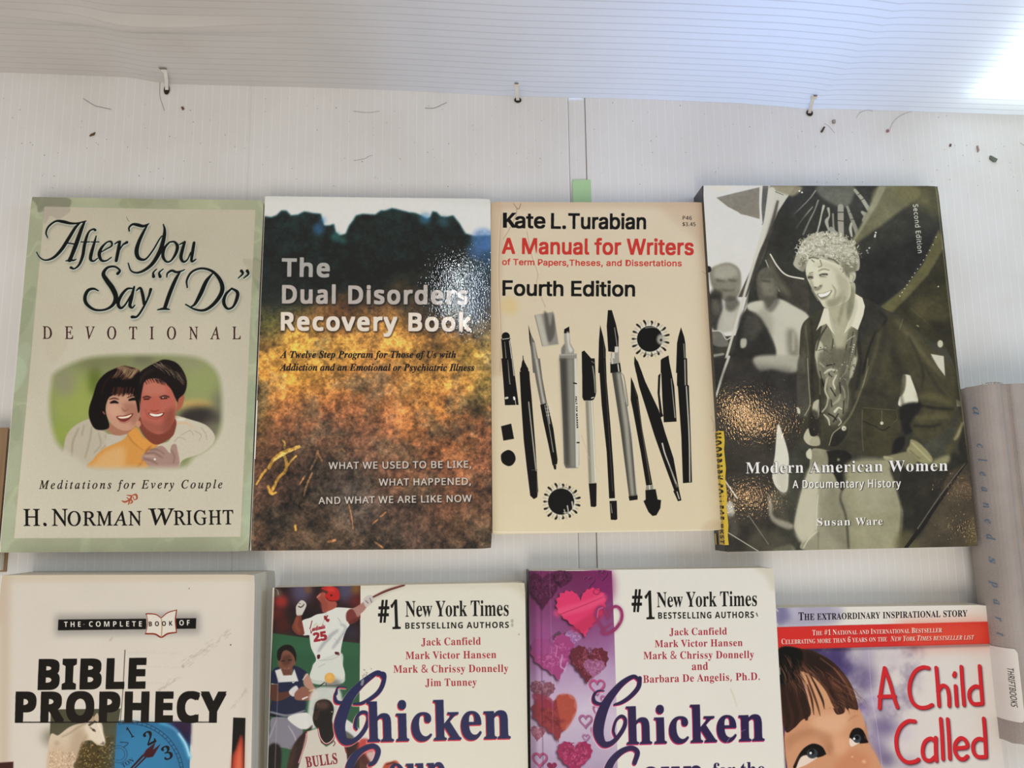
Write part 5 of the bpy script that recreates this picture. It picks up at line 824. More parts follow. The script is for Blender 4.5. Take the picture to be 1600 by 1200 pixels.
    a.fr = (0, 0, 1); a.grain(.035, seed=11)

def art_child(a):
    X, Y = a.grid(); k = a.k; F, S, T = a.F, a.S, a.T; n = fbm(a.H, a.W, 70 * k, 5, 91, .6); n2 = fbm(a.H, a.W, 30 * k, 5, 92)
    a.c[:] = hx("c9c0c0"); a.fr = (1190, 900, 3.902)
    t = np.clip((X - 1290) / 130 + n * 2.2 + n2 * .6 + (Y - 1050) / 900, 0, 1)[..., None]; t = t * t * (3 - 2 * t); a.c[:] = hx("4a3c6c") * (1 - t) + hx("d0c8c4") * t
    for x, y, r, c, al, b, ry in ((460, 560, 130, "453a70", .7, 50, 100), (640, 620, 60, "554878", .7, 30, 90), (640, 480, 60, "8880a4", .6, 30, 60), (620, 820, 50, "b09cc0", .6, 22, 30), (690, 760, 40, "a898c0", .6, 22, 60), (740, 920, 90, "4c3c72", .8, 36, 60), (700, 1050, 60, "5c4c84", .7, 30, 60), (800, 500, 70, "b8b0bc", .6, 30, 50), (780, 780, 50, "c8bcc8", .7, 26, 50),
                           (880, 960, 40, "c0b4c4", .6, 24, 50), (760, 1120, 60, "3e3060", .7, 28, 50), (900, 1150, 80, "5c5078", .5, 30, 30)): a.disc(x, y, r, c, al, b, ry)
    F("960,440 1400,420 1460,1300 1100,1300 1000,900", "d2cdc6", .6, 60, 0)
    # top strip
    F("75,190 1374,172 1380,275 90,312", "d8d4cc", 1, 0, 0); F("80,195 420,190 500,215 420,300 90,312", "8c88a8", .7, 20); F("90,200 160,200 180,250 100,300", "5c5884", .6, 14); a.disc(200, 220, 40, "b8b4c8", .5, 16)
    F("90,312 1380,277 1394,413 96,450", "cc2c28", 1, .5, 0); F("800,295 1380,277 1394,413 900,428", "d8553a", .7, 40, 0); F("96,450 1394,413 1396,428 97,466", "2c2030", .4, 6, 0)
    T("The extraordinary inspirational story", 226, 270, 1252, 246, 48, "16131a", 'sb', -.012, .01, small=.80)
    P = a.tp("The #1 National and International Bestseller", 310, 362, 1099, 343, 32, 'sb', -.012, .01, 0, .8); a.put(P, "5c1010", .6, 2, d=(3, 4)); a.put(P, "f0dcd0")
    P = a.tp("Celebrating more than 6 years on the", 122, 416, 765, 398, 33, 'sb', -.012, .01, 0, .8) + a.tp("New York Times bestseller list", 785, 398, 1294, 386, 32, 'sbi', -.012, .01, 0, .8); a.put(P, "5c1010", .6, 2, d=(3, 4)); a.put(P, "f0dcd0")
    # child's face
    a.fr = (1210, 1000, 6)
    F("100,840 120,640 340,560 560,560 770,620 850,790 880,960 960,1100 1040,1300 1060,1420 960,1500 1000,1620 940,1760 800,1900 500,2000 150,2000 130,1300 90,1000", "c6906c", 1, 4); F("760,1400 900,1420 1000,1440 930,1500 800,1480", "8a5440", .7, 12); F("640,1640 800,1600 960,1620 900,1700 760,1730 660,1700", "a4524a", 1, 6); S("640,1650,8 800,1660,12 960,1625,8", "5c2420", .9, 4); F("160,1990 500,1990 800,1890 900,2300 100,2300", "5c4a3c", 1, 8); F("350,720 560,680 700,700 640,860 480,900 380,840", "d8aa88", .85, 30); F("560,900 690,920 680,1080 600,1080 520,1000", "d6a27e", .8, 24); F("880,960 960,1100 1030,1300 900,1300 800,1100", "c8906c", .8, 20); F("700,1040 860,1080 880,1200 640,1300 560,1200", "c07c58", .7, 26)
    F("860,790 885,960 860,960 840,860", "b07450", .6, 8); a.disc(840, 1140, 18, "f0c8a4", .8, 8, 12); a.disc(730, 1095, 10, "ecc4a0", .7, 5, 7)
    F("120,900 330,830 520,880 540,960 480,1040 470,1000 380,900 200,960 130,1040", "a06c4c", .45, 22); F("520,960 560,1000 540,1060 500,1080 480,1020", "a56e50", .6, 14)
    # brows & hair
    S("130,950,14 230,890,22 360,850,20", "b07e5c", .6, 10); S("690,760,8 740,720,16 780,710,12", "a8744f", .6, 8)
    F("30,96 300,90 420,130 540,200 640,300 720,420 770,560 785,650 740,650 700,640 690,660 650,620 655,680 600,700 570,680 530,600 520,640 470,520 480,630 460,640 420,520 400,470 350,390 320,330 240,300 270,420 320,560 340,700 260,750 180,830 100,850 60,560", "46291f", 1, 3)
    F("30,96 240,92 260,200 200,340 120,420 60,430", "1c1713", 1, 10); F("300,100 500,190 560,280 420,300 300,240", "33221a", .8, 14)
    F("240,300 340,330 440,420 560,560 600,640 480,640 400,720 340,640 290,460", "c9956f", 1, 5)
    r = random.Random(17)
    for q in ("330,320,10 390,430,18 450,560,20 468,640,6", "420,380,16 500,480,30 560,600,34 600,690,14", "520,360,30 580,460,50 640,560,44 656,670,10", "600,300,30 680,400,50 730,520,44 770,640,14", "300,330,10 350,460,20 400,600,18 430,710,6", "310,420,10 350,560,20 370,700,6",
              "200,300,40 250,480,60 290,640,60 300,740,30", "120,380,50 170,560,60 210,700,50 190,800,20", "80,420,30 100,600,50 130,760,40 110,840,20", "520,470,24 570,560,24 600,640,10"): S(q, r.choice(("4a2c1f", "5a3626", "3c241a")), .95, 4)
    for i in range(300):
        x = r.uniform(50, 700); y = 110 + (x / 700) ** 1.5 * 330 + r.uniform(0, 260); L = r.uniform(60, 170); c = r.choice(("2a1a14", "6c4432", "87573f", "3c261c", "9c6c50", "54342a")); fx = .15 + x / 1500
        if 250 < x < 520 and y > 300: continue
        if y + L > 820 - x * .2: continue
        S([(x, y, r.uniform(2, 5)), (x + L * fx * 1.6, y + L * .55, r.uniform(3, 7)), (x + L * fx * 2, y + L, 2)], c, .5, 2)
    for q in ("430,170,8 560,270,10 660,400,10", "560,260,8 680,420,10 740,560,8"): S(q, "8a5a44", .6, 4)
    # eyes
    F("250,1050 300,1000 360,980 430,1000 480,1060 450,1090 380,1105 300,1110 240,1130 200,1200 180,1190", "2c1a14", 1, 5); F("225,1140 260,1090 320,1080 400,1100 380,1120 300,1170 230,1200 200,1230", "dccabc", 1, 5); a.disc(355, 1065, 52, "39404a", 1, 4, 46); a.disc(350, 1050, 26, "141414", .95, 4); a.disc(340, 1060, 12, "e8ecf0", .95, 3); S("180,1190,10 250,1060,16 350,985,20 440,1005,16 480,1070,10", "1c100c", .9, 5); S("190,1170,8 240,1080,8", "7c5440", .5, 6)
    F("705,910 730,850 780,828 830,850 850,920 880,960 800,970 760,960", "2c1812", 1, 5); F("710,920 740,940 800,960 760,985 720,1000 702,960", "e0cfc2", 1, 4); a.disc(775, 925, 38, "3c444e", 1, 3, 40); a.disc(775, 915, 20, "141414", .95, 3); a.disc(748, 926, 11, "eef2f4", .95, 2); S("708,915,8 740,845,14 800,835,16 840,880,14 870,950,8", "1c0e0a", .85, 5)
    # crease and lettering
    S("880,90,2 910,500,3 960,800,3 1010,1190,3", "e0d8e8", .6, 1.2); S("620,-10,0 622,0,0", "ffffff", .001)
    a.fr = (1190, 900, 3.902)
    def L(strokes, al=1):
        G = sum((a.sp(q) for q in strokes), []); a.put(G, "241428", .6, 5, d=(7, 8)); a.put(G, "7a1620", 1, .5, d=(3, 3)); a.put(G, "c8242c", 1, .4)
    w = 21; g = lambda s: " ".join(q + ",%d" % w if q.count(",") == 1 else q for q in s.split())
    L([g("748,560 735,640 722,730 718,805"), g("748,560 780,650 805,740 826,800"), g("715,735 760,734 810,732")])
    L([g("1016,560 980,556 935,580 905,640 900,710 920,770 960,800 1005,800 1038,785")]); L([g("1062,558 1070,650 1080,790"), g("1072,700 1100,668 1128,680 1140,730 1142,790")]); L([g("1180,670 1184,730 1188,788"), g("1172,606,24 1176,590,20")]); L([g("1215,552 1222,660 1232,785")])
    L([g("1326,548 1334,650 1344,775"), g("1334,680 1300,672 1268,700 1266,745 1290,778 1340,778")])
    L([g("932,885 890,885 845,920 820,985 825,1060 850,1110 890,1135 935,1130 955,1118")]); L([g("1060,985 1060,1060 1064,1125"), g("1058,1010 1030,990 995,1010 980,1060 990,1110 1025,1125 1058,1100")]); L([g("1090,870 1098,980 1104,1115")]); L([g("1132,872 1140,980 1146,1112")])
    L([g("1185,1050 1250,1040 1240,1000 1210,988 1180,1020 1178,1070 1200,1108 1230,1115 1252,1098")]); L([g("1352,868 1360,970 1366,1100"), g("1360,1000 1320,992 1290,1020 1290,1070 1315,1100 1364,1102")])
    F("78,190 90,190 150,1300 118,1300 95,600", "c8bcc0", .3, 3, 0); a.S("150,450,3 160,650,3", "100c0c", .7, 1); S("120,820,7 135,1000,8 150,1300,9", "7c1c34", .9, 1)
    for q in ("85,200,5 100,215,6", "95,290,4 98,300,4", "110,560,4 112,600,4", "130,1060,3 133,1090,3"): S(q, "e0dcd4", .8, 1)
    a.fr = (0, 0, 1); a.grain(.05, seed=13)
# ------------------------------------------------------------------ setting: corrugated plastic sheets
PITCH = 0.0056
def plastic(name, col, rib, trans=0.0, vec=0, rough=0.38):
    m = bpy.data.materials.new(name); m.use_nodes = True; nt = m.node_tree; N = nt.nodes; Lk = nt.links; b = N['Principled BSDF']
    b.inputs['Roughness'].default_value = rough; b.inputs['Specular IOR Level'].default_value = 0.4
    tc = N.new('ShaderNodeTexCoord'); sx = N.new('ShaderNodeSeparateXYZ'); uvn = N.new('ShaderNodeUVMap'); uvn.uv_map = 'print'
    Lk.new(uvn.outputs[0], sx.inputs[0])
    fr = N.new('ShaderNodeMath'); fr.operation = 'FRACT'; Lk.new(sx.outputs[vec], fr.inputs[0])
    rp = N.new('ShaderNodeValToRGB'); e = rp.color_ramp.elements; e[0].position = 0.0; e[1].position = 1.0
    e[0].color = e[1].color = (1, 1, 1, 1)
    for p, c in ((0.10, 0.0), (0.90, 0.0)): q = e.new(p); q.color = (c, c, c, 1)
    Lk.new(fr.outputs[0], rp.inputs[0])
    mx = N.new('ShaderNodeMix'); mx.data_type = 'RGBA'; Lk.new(rp.outputs[0], mx.inputs[0]); mx.inputs[6].default_value = (*col, 1); mx.inputs[7].default_value = (*rib, 1)
    ns = N.new('ShaderNodeTexNoise'); ns.inputs['Scale'].default_value = 14; ns.inputs['Detail'].default_value = 6; Lk.new(tc.outputs['Object'], ns.inputs[0])
    r2 = N.new('ShaderNodeValToRGB'); r2.color_ramp.elements[0].color = (.93, .92, .90, 1); r2.color_ramp.elements[0].position = .35; r2.color_ramp.elements[1].position = .6; Lk.new(ns.outputs[0], r2.inputs[0])
    ml = N.new('ShaderNodeMix'); ml.data_type = 'RGBA'; ml.blend_type = 'MULTIPLY'; ml.inputs[0].default_value = 1; Lk.new(mx.outputs[2], ml.inputs[6]); Lk.new(r2.outputs[0], ml.inputs[7])
    Lk.new(ml.outputs[2], b.inputs['Base Color'])
    if trans:
        t = N.new('ShaderNodeBsdfTranslucent'); sh = N.new('ShaderNodeMixShader')
        mt = N.new('ShaderNodeMix'); mt.data_type = 'RGBA'; Lk.new(rp.outputs[0], mt.inputs[0]); mt.inputs[6].default_value = (.9, .93, .95, 1); mt.inputs[7].default_value = (.42, .46, .50, 1)
        Lk.new(mt.outputs[2], t.inputs[0]); sh.inputs[0].default_value = trans
        Lk.new(b.outputs[0], sh.inputs[1]); Lk.new(t.outputs[0], sh.inputs[2]); Lk.new(sh.outputs[0], N['Material Output'].inputs[0])
    return m
M_floor = plastic('white_corrugated_plastic', (.73, .74, .75), (.79, .80, .80))
M_wall = plastic('translucent_corrugated_plastic', (.74, .71, .69), (.73, .70, .68), trans=0.36, vec=1, rough=0.3)
def panel(name, xl, xr, y0, yfun, z, th, parent=None, crease=()):
    """flat corrugated sheet, ribs running away from the viewer"""
    xs = []; k = math.ceil(xl / PITCH)
    xs.append(xl)
    while k * PITCH < xr - 0.0005:
        c = k * PITCH
        for d in (-0.0006, 0, 0.0006):
            if xl < c + d < xr: xs.append(c + d)
        k += 1
    xs += [c + d for c in crease for d in (-.0012, 0, .0012)] + [xr]; xs = sorted(set(xs)); ys = [0, .5, 1]
    V = []; UV = []
    for zz in (z, z - th):
        for x in xs:
            f = abs(x / PITCH - round(x / PITCH)); h = 0.00009 if f < .02 else 0.0
            for c in crease:
                if abs(x - c) < .0002: h -= 0.0006
            for t in ys: V.append((x, y0 + (yfun(x) - y0) * t, zz + (h if zz == z else 0))); UV.append((x / PITCH + .5 - .5, t))
    n = len(xs); m = len(ys); N0 = n * m; Fc = []
    for i in range(n - 1):
        for j in range(m - 1):
            a = i * m + j; Fc.append((a, a + m, a + m + 1, a + 1)); Fc.append((N0 + a, N0 + a + 1, N0 + a + m + 1, N0 + a + m))
        a = i * m; Fc.append((a, N0 + a, N0 + a + m, a + m)); a += m - 1; Fc.append((a, a + m, N0 + a + m, N0 + a))
    for i in (0, n - 1):
        for j in range(m - 1): a = i * m + j; q = (a, a + 1, N0 + a + 1, N0 + a); Fc.append(q if i == 0 else q[::-1])
    return mesh(name, V, Fc, M_floor, parent, uv=UV)
base = [(0, 113), (110, 117), (205, 121), (245, 129), (262, 131), (330, 133), (500, 137), (640, 142), (790, 150), (830, 151), (1000, 155), (1150, 161), (1240, 168), (1265, 172), (1290, 170), (1400, 173), (1600, 180)]
BW = bp(base, 0.0); BW = np.vstack([[-0.62, BW[0, 1] + .006], BW, [0.60, BW[-1, 1] - 0.004]])
def ybase(x): return float(np.interp(x, BW[:, 0], BW[:, 1]))
x_l = bp([(889.5, 250)], 0)[0, 0]; x_r = bp([(917, 250)], 0)[0, 0]; xc = bp([(388, 220)], 0)[0, 0]
fl = mesh('floor', *slab([(-0.6, -0.42), (0.6, -0.42), (0.6, 0.33), (-0.6, 0.33)], -0.014, -0.0043), M_floor, uv=[(x / PITCH, 0) for x in (-.6, .6, .6, -.6)] * 2)
tag(fl, kind='structure')
panel('panel', -0.6, x_l, -0.42, lambda x: ybase(x) + .004, 0.0, 0.004, fl, (xc,))
panel('panel', x_r, 0.6, -0.42, lambda x: ybase(x) + .004, 0.0, 0.004, fl)
panel('panel', x_l + .0004, x_r - .0004, -0.42, lambda x: ybase(x) + .004, -0.0012, 0.0028, fl)
# upright sheet
def wallmesh():
    nx = 150; xs = np.linspace(-0.58, 0.60, nx); zs = []; H = 0.24; k = 0; PITCH = 0.0066
    zs = sorted(set([0.0, H] + [round(k * PITCH + d, 5) for k in range(1, int(H / PITCH) + 1) for d in (-.0006, 0, .0006) if k * PITCH + d < H]))
    tie = [bp([p], 0)[0, 0] for p in ((258, 131), (808, 151), (1268, 172))]
    V = []; UV = []
    for x in xs:
        for z in zs:
            f = abs(z / PITCH - round(z / PITCH)); y = ybase(x) + (0.00002 if f < .02 and z > 0 else 0)
            y += 0.004 * math.sin(x * 7 + 1) * (z / H) ** 2
            y -= 0.006 * math.exp(-((x + .185) / .06) ** 2 - ((z - .070 + .8 * (x + .17) ** 2) / .006) ** 2)      # soft fold in the sheet
            for t in tie: y += 0.0012 * math.exp(-((x - t) / .006) ** 2 - ((z - .008) / .006) ** 2)
            V.append((x, y, z - 0.0002)); UV.append((x, z / PITCH))
    m = len(zs); Fc = [(i * m + j, (i + 1) * m + j, (i + 1) * m + j + 1, i * m + j + 1) for i in range(nx - 1) for j in range(m - 1)]
    return V, Fc, UV
V, Fc, UV = wallmesh(); wl = mesh('wall_back', V, Fc, M_wall, smooth=True, uv=UV); tag(wl, kind='structure')

mesh('backlight_blocker', *slab([(-.6, ybase(-.6) + .05), (.015, ybase(.0) + .05), (.015, ybase(.0) + .054), (-.6, ybase(-.6) + .054)], -.0003, .26), mat('blocker_card', (.8, .77, .73), .8), wl)  # unseen board added to block backlight behind the left of the sheet
# tape and holes
t = mesh('tape', *slab([(x_l + .0018, bp([(900, 281)])[0, 1]), (x_r + .0022, bp([(925, 281)])[0, 1]), (x_r + .0022, bp([(925, 330)])[0, 1]), (x_l + .0018, bp([(900, 330)])[0, 1])], 0.00005, .00025), mat('green_tape', srgb(176, 214, 166), .5, noise=.05))
tag(t, 'pale green square of tape across the sheet seam above the third book', 'tape')
M_hole = mat('dark_hole', (.02, .018, .015), .8); M_nylon = mat('clear_nylon', (.72, .71, .68), .25, .6)
for (hx_, hy_, rx, ry, tx0, ty0, lab) in ((261, 141, 5.0, 8.5, 257, 110, 'clear nylon cable tie at the left, above an oblong dark hole'), (809, 157, 6.2, 5.2, 807, 133, 'clear nylon cable tie in the middle of the upright sheet, by the sheet seam'),
                                     (1264.5, 177, 6, 6, 1272, 152, 'clear nylon cable tie at the right, just above the pilot cover')):
    c = bp([(hx_, hy_)])[0]; e = CH / F
    th = thing('cable_tie', lab, 'cable tie', (c[0], c[1], 0.0003), 'cable ties along the fold')
    an = np.linspace(0, 2 * np.pi, 21)[:-1]
    o = mesh('hole', *slab([(rx * e * math.cos(q), ry * e * math.sin(q)) for q in an], 0, .00012), M_hole, th)
    V, Fc = tube([(rx * e * 1.03 * math.cos(q), ry * e * 1.03 * math.sin(q), .0001) for q in np.linspace(0, 2 * np.pi, 25)], .00022, 6); mesh('hole_rim', V, Fc, mat('rim', (.5, .49, .46), .5), th, True)
    # strap leaves the hole, runs up the upright sheet and passes through a slot
    yb = ybase(c[0]); w = bpw([(tx0, ty0)], yb - .0006)[0]; P = []
    A = np.array((0, ry * e * .1, -.0002)); B = np.array((0.0, yb - c[1] - .0016, .0012)); C = np.array((w[0] - c[0], yb - c[1] - .0018, w[2] * .75)); D = np.array((w[0] - c[0], yb - c[1] + .001, w[2]))
    for i in range(13):
        s = i / 12; q = (1 - s) ** 3 * A + 3 * s * (1 - s) ** 2 * B + 3 * s * s * (1 - s) * C + s ** 3 * D; P.append(q)
    hw = .0011; V = []; Fc = []
    for i, q in enumerate(P):
        tn = (P[min(i + 1, 12)] - P[max(i - 1, 0)]); tn /= np.linalg.norm(tn); nn = np.cross((1, 0, 0), tn)
        for sx_, sn in ((-1, -1), (1, -1), (1, 1), (-1, 1)): V.append(q + np.array((hw * sx_, 0, 0)) + nn * .0005 * sn)
    for i in range(12):
        for j in range(4): Fc.append((i * 4 + j, i * 4 + (j + 1) % 4, i * 4 + 4 + (j + 1) % 4, i * 4 + 4 + j))
    Fc += [(3, 2, 1, 0), (48, 49, 50, 51)]; mesh('strap', V, Fc, M_nylon, th)
    yq = yb - c[1] - .0008; sz = .0021 if hx_ < 300 else .0012
    mesh('slot', [(w[0] - c[0] - sz, yq, w[2] + .0005), (w[0] - c[0] + sz, yq, w[2] - .0001), (w[0] - c[0] + sz * .95, yq, w[2] + .0028), (w[0] - c[0] - sz * 1.3, yq, w[2] + .0034)], [(0, 1, 2, 3)], mat('slot_shadow', (.20, .19, .175), .8), th)
    bx = bmesh.new(); bmesh.ops.create_cube(bx, size=1); bmesh.ops.scale(bx, vec=(.0042, .0022, .0032), verts=bx.verts); bmesh.ops.bevel(bx, geom=bx.edges[:], offset=.0005, segments=2, affect='EDGES')
    bmesh.ops.translate(bx, vec=(w[0] - c[0], yb - c[1] - .0004, w[2] - .0004), verts=bx.verts); me = bpy.data.meshes.new('head'); bx.to_mesh(me); bx.free(); me.materials.append(M_nylon)
    o = bpy.data.objects.new('head', me); COL.objects.link(o); o.parent = th

# ------------------------------------------------------------------ books
def cover_mat(name, im, rough, bump, bscale, spec=.3):
    m = bpy.data.materials.new(name); m.use_nodes = True; nt = m.node_tree; b = nt.nodes['Principled BSDF']
    t = nt.nodes.new('ShaderNodeTexImage'); t.image = im; t.interpolation = 'Cubic'; t.extension = 'EXTEND'; u = nt.nodes.new('ShaderNodeUVMap'); u.uv_map = 'print'
    nt.links.new(u.outputs[0], t.inputs[0]); nt.links.new(t.outputs[0], b.inputs['Base Color']); b.inputs['Roughness'].default_value = rough; b.inputs['Specular IOR Level'].default_value = spec
    if bump:
        tc = nt.nodes.new('ShaderNodeTexCoord'); n = nt.nodes.new('ShaderNodeTexNoise'); n.inputs['Scale'].default_value = bscale; n.inputs['Detail'].default_value = 1
        mp = nt.nodes.new('ShaderNodeMapping'); mp.inputs['Scale'].default_value = (1.6, .8, 1); nt.links.new(tc.outputs['Object'], mp.inputs[0]); nt.links.new(mp.outputs[0], n.inputs[0])
        bu = nt.nodes.new('ShaderNodeBump'); bu.inputs['Strength'].default_value = bump; bu.inputs['Distance'].default_value = .0001; nt.links.new(n.outputs[0], bu.inputs['Height']); nt.links.new(bu.outputs[0], b.inputs['Normal'])
    return m
def paper_mat(name, col):
    m = bpy.data.materials.new(name); m.use_nodes = True; nt = m.node_tree; b = nt.nodes['Principled BSDF']; b.inputs['Roughness'].default_value = .85
    tc = nt.nodes.new('ShaderNodeTexCoord'); mp = nt.nodes.new('ShaderNodeMapping'); mp.inputs['Scale'].default_value = (3, 3, 900); n = nt.nodes.new('ShaderNodeTexNoise'); n.inputs['Scale'].default_value = 2.2; n.inputs['Detail'].default_value = 2
    nt.links.new(tc.outputs['Object'], mp.inputs[0]); nt.links.new(mp.outputs[0], n.inputs[0]); r = nt.nodes.new('ShaderNodeValToRGB'); r.color_ramp.elements[0].position = .35; r.color_ramp.elements[1].position = .65
    r.color_ramp.elements[0].color = (*[v * .74 for v in col], 1); r.color_ramp.elements[1].color = (*col, 1); nt.links.new(n.outputs[0], r.inputs[0]); nt.links.new(r.outputs[0], b.inputs['Base Color']); return m
RES = 1293 / CH * 2.8          # texels per metre
def book(label, z, TL, TR, BR, BL, art, illum, paper, spine, rough=.3, bump=.25, bscale=900, height=None, lift=.0006, roundsp=0.0, back=None, back_out=0.0, spine_mat=None, seed=1, pad=0.0):
    q = bp([TL, TR, BR if BR else TR, BL], z); O, R_, BR_, B_ = q
    if height: u = (B_ - O) / np.linalg.norm(B_ - O); ey = u * height; ex = R_ - O; n_ = np.array((-ey[1], ey[0])) / height; ex = n_ * (ex @ n_) * 1.0 + ey * 0 + (ex - n_ * (ex @ n_))
    else:
        ex = ((R_ - O) + (BR_ - B_)) / 2; ey = ((B_ - O) + (BR_ - R_)) / 2; O = (O + R_ + B_ + BR_) / 4 - ex / 2 - ey / 2
    A = Art(z, O, ex, ey, RES); art(A); im = A.image('cover_print', illum)
    c0 = O + ex / 2 + ey / 2; t = thing('book', label, 'book', (c0[0], c0[1], 0.0)); w, h = np.linalg.norm(ex), np.linalg.norm(ey); ux, uy = ex / w, ey / h
    L = lambda a, b: tuple((O - c0) + ux * a + uy * b)
    th = .00035; nx, ny = 26, 36; rg = random.Random(seed); ph = rg.uniform(0, 6)
    def sheet(z0, dirn, out=0.0, tex=True):
        V = []; UV = []; us = np.concatenate([[0, .004, .012, .03], np.linspace(.06, 1, nx - 4)])
        for s in (1, 0):
            for u in us:
                for j in range(ny):
                    v = j / (ny - 1); cu, cv = u * (w + out), v * h; r = .0012   # small rounded corners
                    for (a, b) in ((0, 0), (w + out, 0), (0, h), (w + out, h)):
                        if abs(cu - a) < r * .2 and abs(cv - b) < r * .2: cu += (1 if a == 0 else -1) * r * .35; cv += (1 if b == 0 else -1) * r * .35
                    zz = z0 + (lift * (u ** 3) * (1 + .5 * math.sin(v * 5 + ph)) + .00012 * math.sin(u * 9 + ph) * math.sin(v * 7) if dirn > 0 else 0)
                    if roundsp and dirn > 0: d = max(0, 1 - u * w / roundsp); zz -= roundsp * .55 * d * d
                    V.append(L(cu, cv) + (zz - (0 if s else th),)); UV.append((u, 1 - v))
        n, m = len(us), ny; N0 = n * m; Fc = []
        for i in range(n - 1):
            for j in range(m - 1): a = i * m + j; Fc += [(a, a + 1, a + m + 1, a + m), (N0 + a, N0 + a + m, N0 + a + m + 1, N0 + a + 1)]
            a = i * m; Fc.append((a, a + m, N0 + a + m, N0 + a)); a += m - 1; Fc.append((a, N0 + a, N0 + a + m, a + m))
        for i in (0, n - 1):
            for j in range(m - 1): a = i * m + j; qd = (a, N0 + a, N0 + a + 1, a + 1); Fc.append(qd if i == 0 else qd[::-1])
        return V, Fc, UV
    V, Fc, UV = sheet(z, 1); fc = mesh('front_cover', V, Fc, cover_mat('printed_cover', im, rough, bump, bscale, .5 if rough < .2 else .22), t, True, UV)
    fc.data.materials.append(paper); fc.data.set_sharp_from_angle(angle=math.radians(35))
    for p in fc.data.polygons:
        if p.index >= 0 and abs(p.normal.z) < .3: p.material_index = 1; p.use_smooth = False
    V, Fc, UV = sheet(th + .0002, 0, back_out); mesh('back_cover', V, Fc, back or paper, t, False)
    i0, i1 = .0006, .0003; r = roundsp * .5
    P = [L(i0 + .0004, i1), L(w - .0012, i1), L(w - .0012, h - i1), L(i0 + .0004, h - i1)]
    V, Fc = slab(P, th + .0002, z - th - (.0002 + roundsp * .0)); 
    if roundsp:                                          # the block follows the rounded back
        V = [list(v) for v in V]; 
        for kk in (4, 7): V[kk][2] -= roundsp * .45
    mesh('page_block', V, Fc, PM[paper.name], t)
    sm = spine_mat or paper; zs = z - roundsp * .55 - .0001
    V, Fc = slab([L(-.0003, .0002), L(.0005, .0002), L(.0005, h - .0002), L(-.0003, h - .0002)], .0002, zs); sp_ = mesh('spine', V, Fc, sm, t)
    return t, L, w, h
W_ = lambda n, *c: mat(n, srgb(*c), .6)
card = W_('white_card', 236, 232, 224); cream = W_('cream_card', 222, 208, 182); PM = {}
for c_ in (card, cream): PM[c_.name] = paper_mat('page_edges_' + c_.name, srgb(232, 226, 212))
black = mat('black_card', (.012, .012, .012), .3); plum = mat('plum_card', (.02, .008, .02), .35); grey = mat('grey_card', srgb(170, 172, 168), .4); PM['x'] = None
ILW = (.68, .63, .56)
ILM = (.70, .68, .64)
ILC = (.68, .70, .70)
def run(i): return True
book('paperback with a sage green border, flowing script title and a hugging couple', .013, (49, 307.3), (412.9, 314), (389.5, 861), (-.5, 863.8), art_devotional, (.78, .72, .66), card, None, .42, .12, seed=2, lift=.0015)
book('paperback with dark trees over blazing autumn ground and grey title lettering', .014, (415.4, 305), (765.8, 312.5), (768.8, 855.5), (390.8, 862.4), art_recovery, (.76, .74, .71), card, None, .045, .34, 720, seed=3, lift=.0003)
book('worn cream paperback showing pens and ink bottles below black and red lettering', .016, (767, 316.6), (1101, 315.8), (1128, 830), (770, 833.5), art_manual, (.87, .81, .77), cream, None, .55, .3, 500, seed=4, lift=.0008, roundsp=.004)
tb4, L4, w4, h4 = book('black and white photo paperback of a curly haired woman pilot, yellow sticker on spine', .021, (1099.5, 291), (1463.8, 289.5), (1528.5, 855), (1133, 861), art_pilot, (.76, .77, .77), card, None, .06, .36, 620, seed=5, lift=.0004, spine_mat=black)
book('thick white paperback with heavy black title above a white horse and blue clock', .034, (2, 898.8), (398.5, 897.6), None, (-24, 1300), art_prophecy, (.86, .80, .74), card, None, .3, .35, 900, height=.205, seed=6, lift=.0006, back=grey, back_out=.0035)
book('cream paperback with a navy title beside baseball, tennis and basketball players', .017, (427, 918), (820.2, 909.7), None, (418.5, 1200), art_sports, (.88, .83, .78), card, None, .38, .2, 800, height=.216, seed=7, lift=.0006)
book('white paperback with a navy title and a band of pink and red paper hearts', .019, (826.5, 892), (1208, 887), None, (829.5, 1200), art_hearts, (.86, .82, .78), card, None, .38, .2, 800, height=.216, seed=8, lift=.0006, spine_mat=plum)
book('paperback with raised red lettering and the upturned face of a young child', .018, (1210.5, 950), (1541.6, 945), None, (1227.5, 1200), art_child, (.84, .83, .82), card, None, .3, .3, 900, height=.205, seed=9, lift=.0006)

# yellow bookshop sticker wrapping the spine of the pilot book
def flat(name, pts3, faces, m, parent): return mesh(name, pts3, faces, m, parent)
yel = mat('yellow_sticker', srgb(212, 182, 62), .35); ink = mat('black_ink', (.01, .01, .01), .4)
def v_at(py): return float(np.interp(py, (291, 861), (0, h4)))
y0_, y1_ = v_at(682), v_at(851); zt = .0213; so = -.00045
def wrap(s, y, o=0.0):                            # s metres from the front edge: > 0 over the cover, < 0 down the spine
    return L4(s, y) + (zt + o,) if s >= 0 else L4(so - o, y) + (zt + s,)
V = []; Fc = []; ss_ = [(-.0095, -.0105), (-.0002, -.0002), (.0, .0), (.0032, .0018)]
for j_ in range(13):
    f = j_ / 12; yy = y0_ + (y1_ - y0_) * f; jag = .0004 * math.sin(j_ * 2.1) * (j_ not in (0, 12))
    for o_ in (0, .00012):
        for i_, (a_, b_) in enumerate(ss_): s_ = a_ + (b_ - a_) * f + (jag if i_ in (0, 3) else 0); V.append(wrap(s_ if i_ != 2 else 0.0, yy, o_))
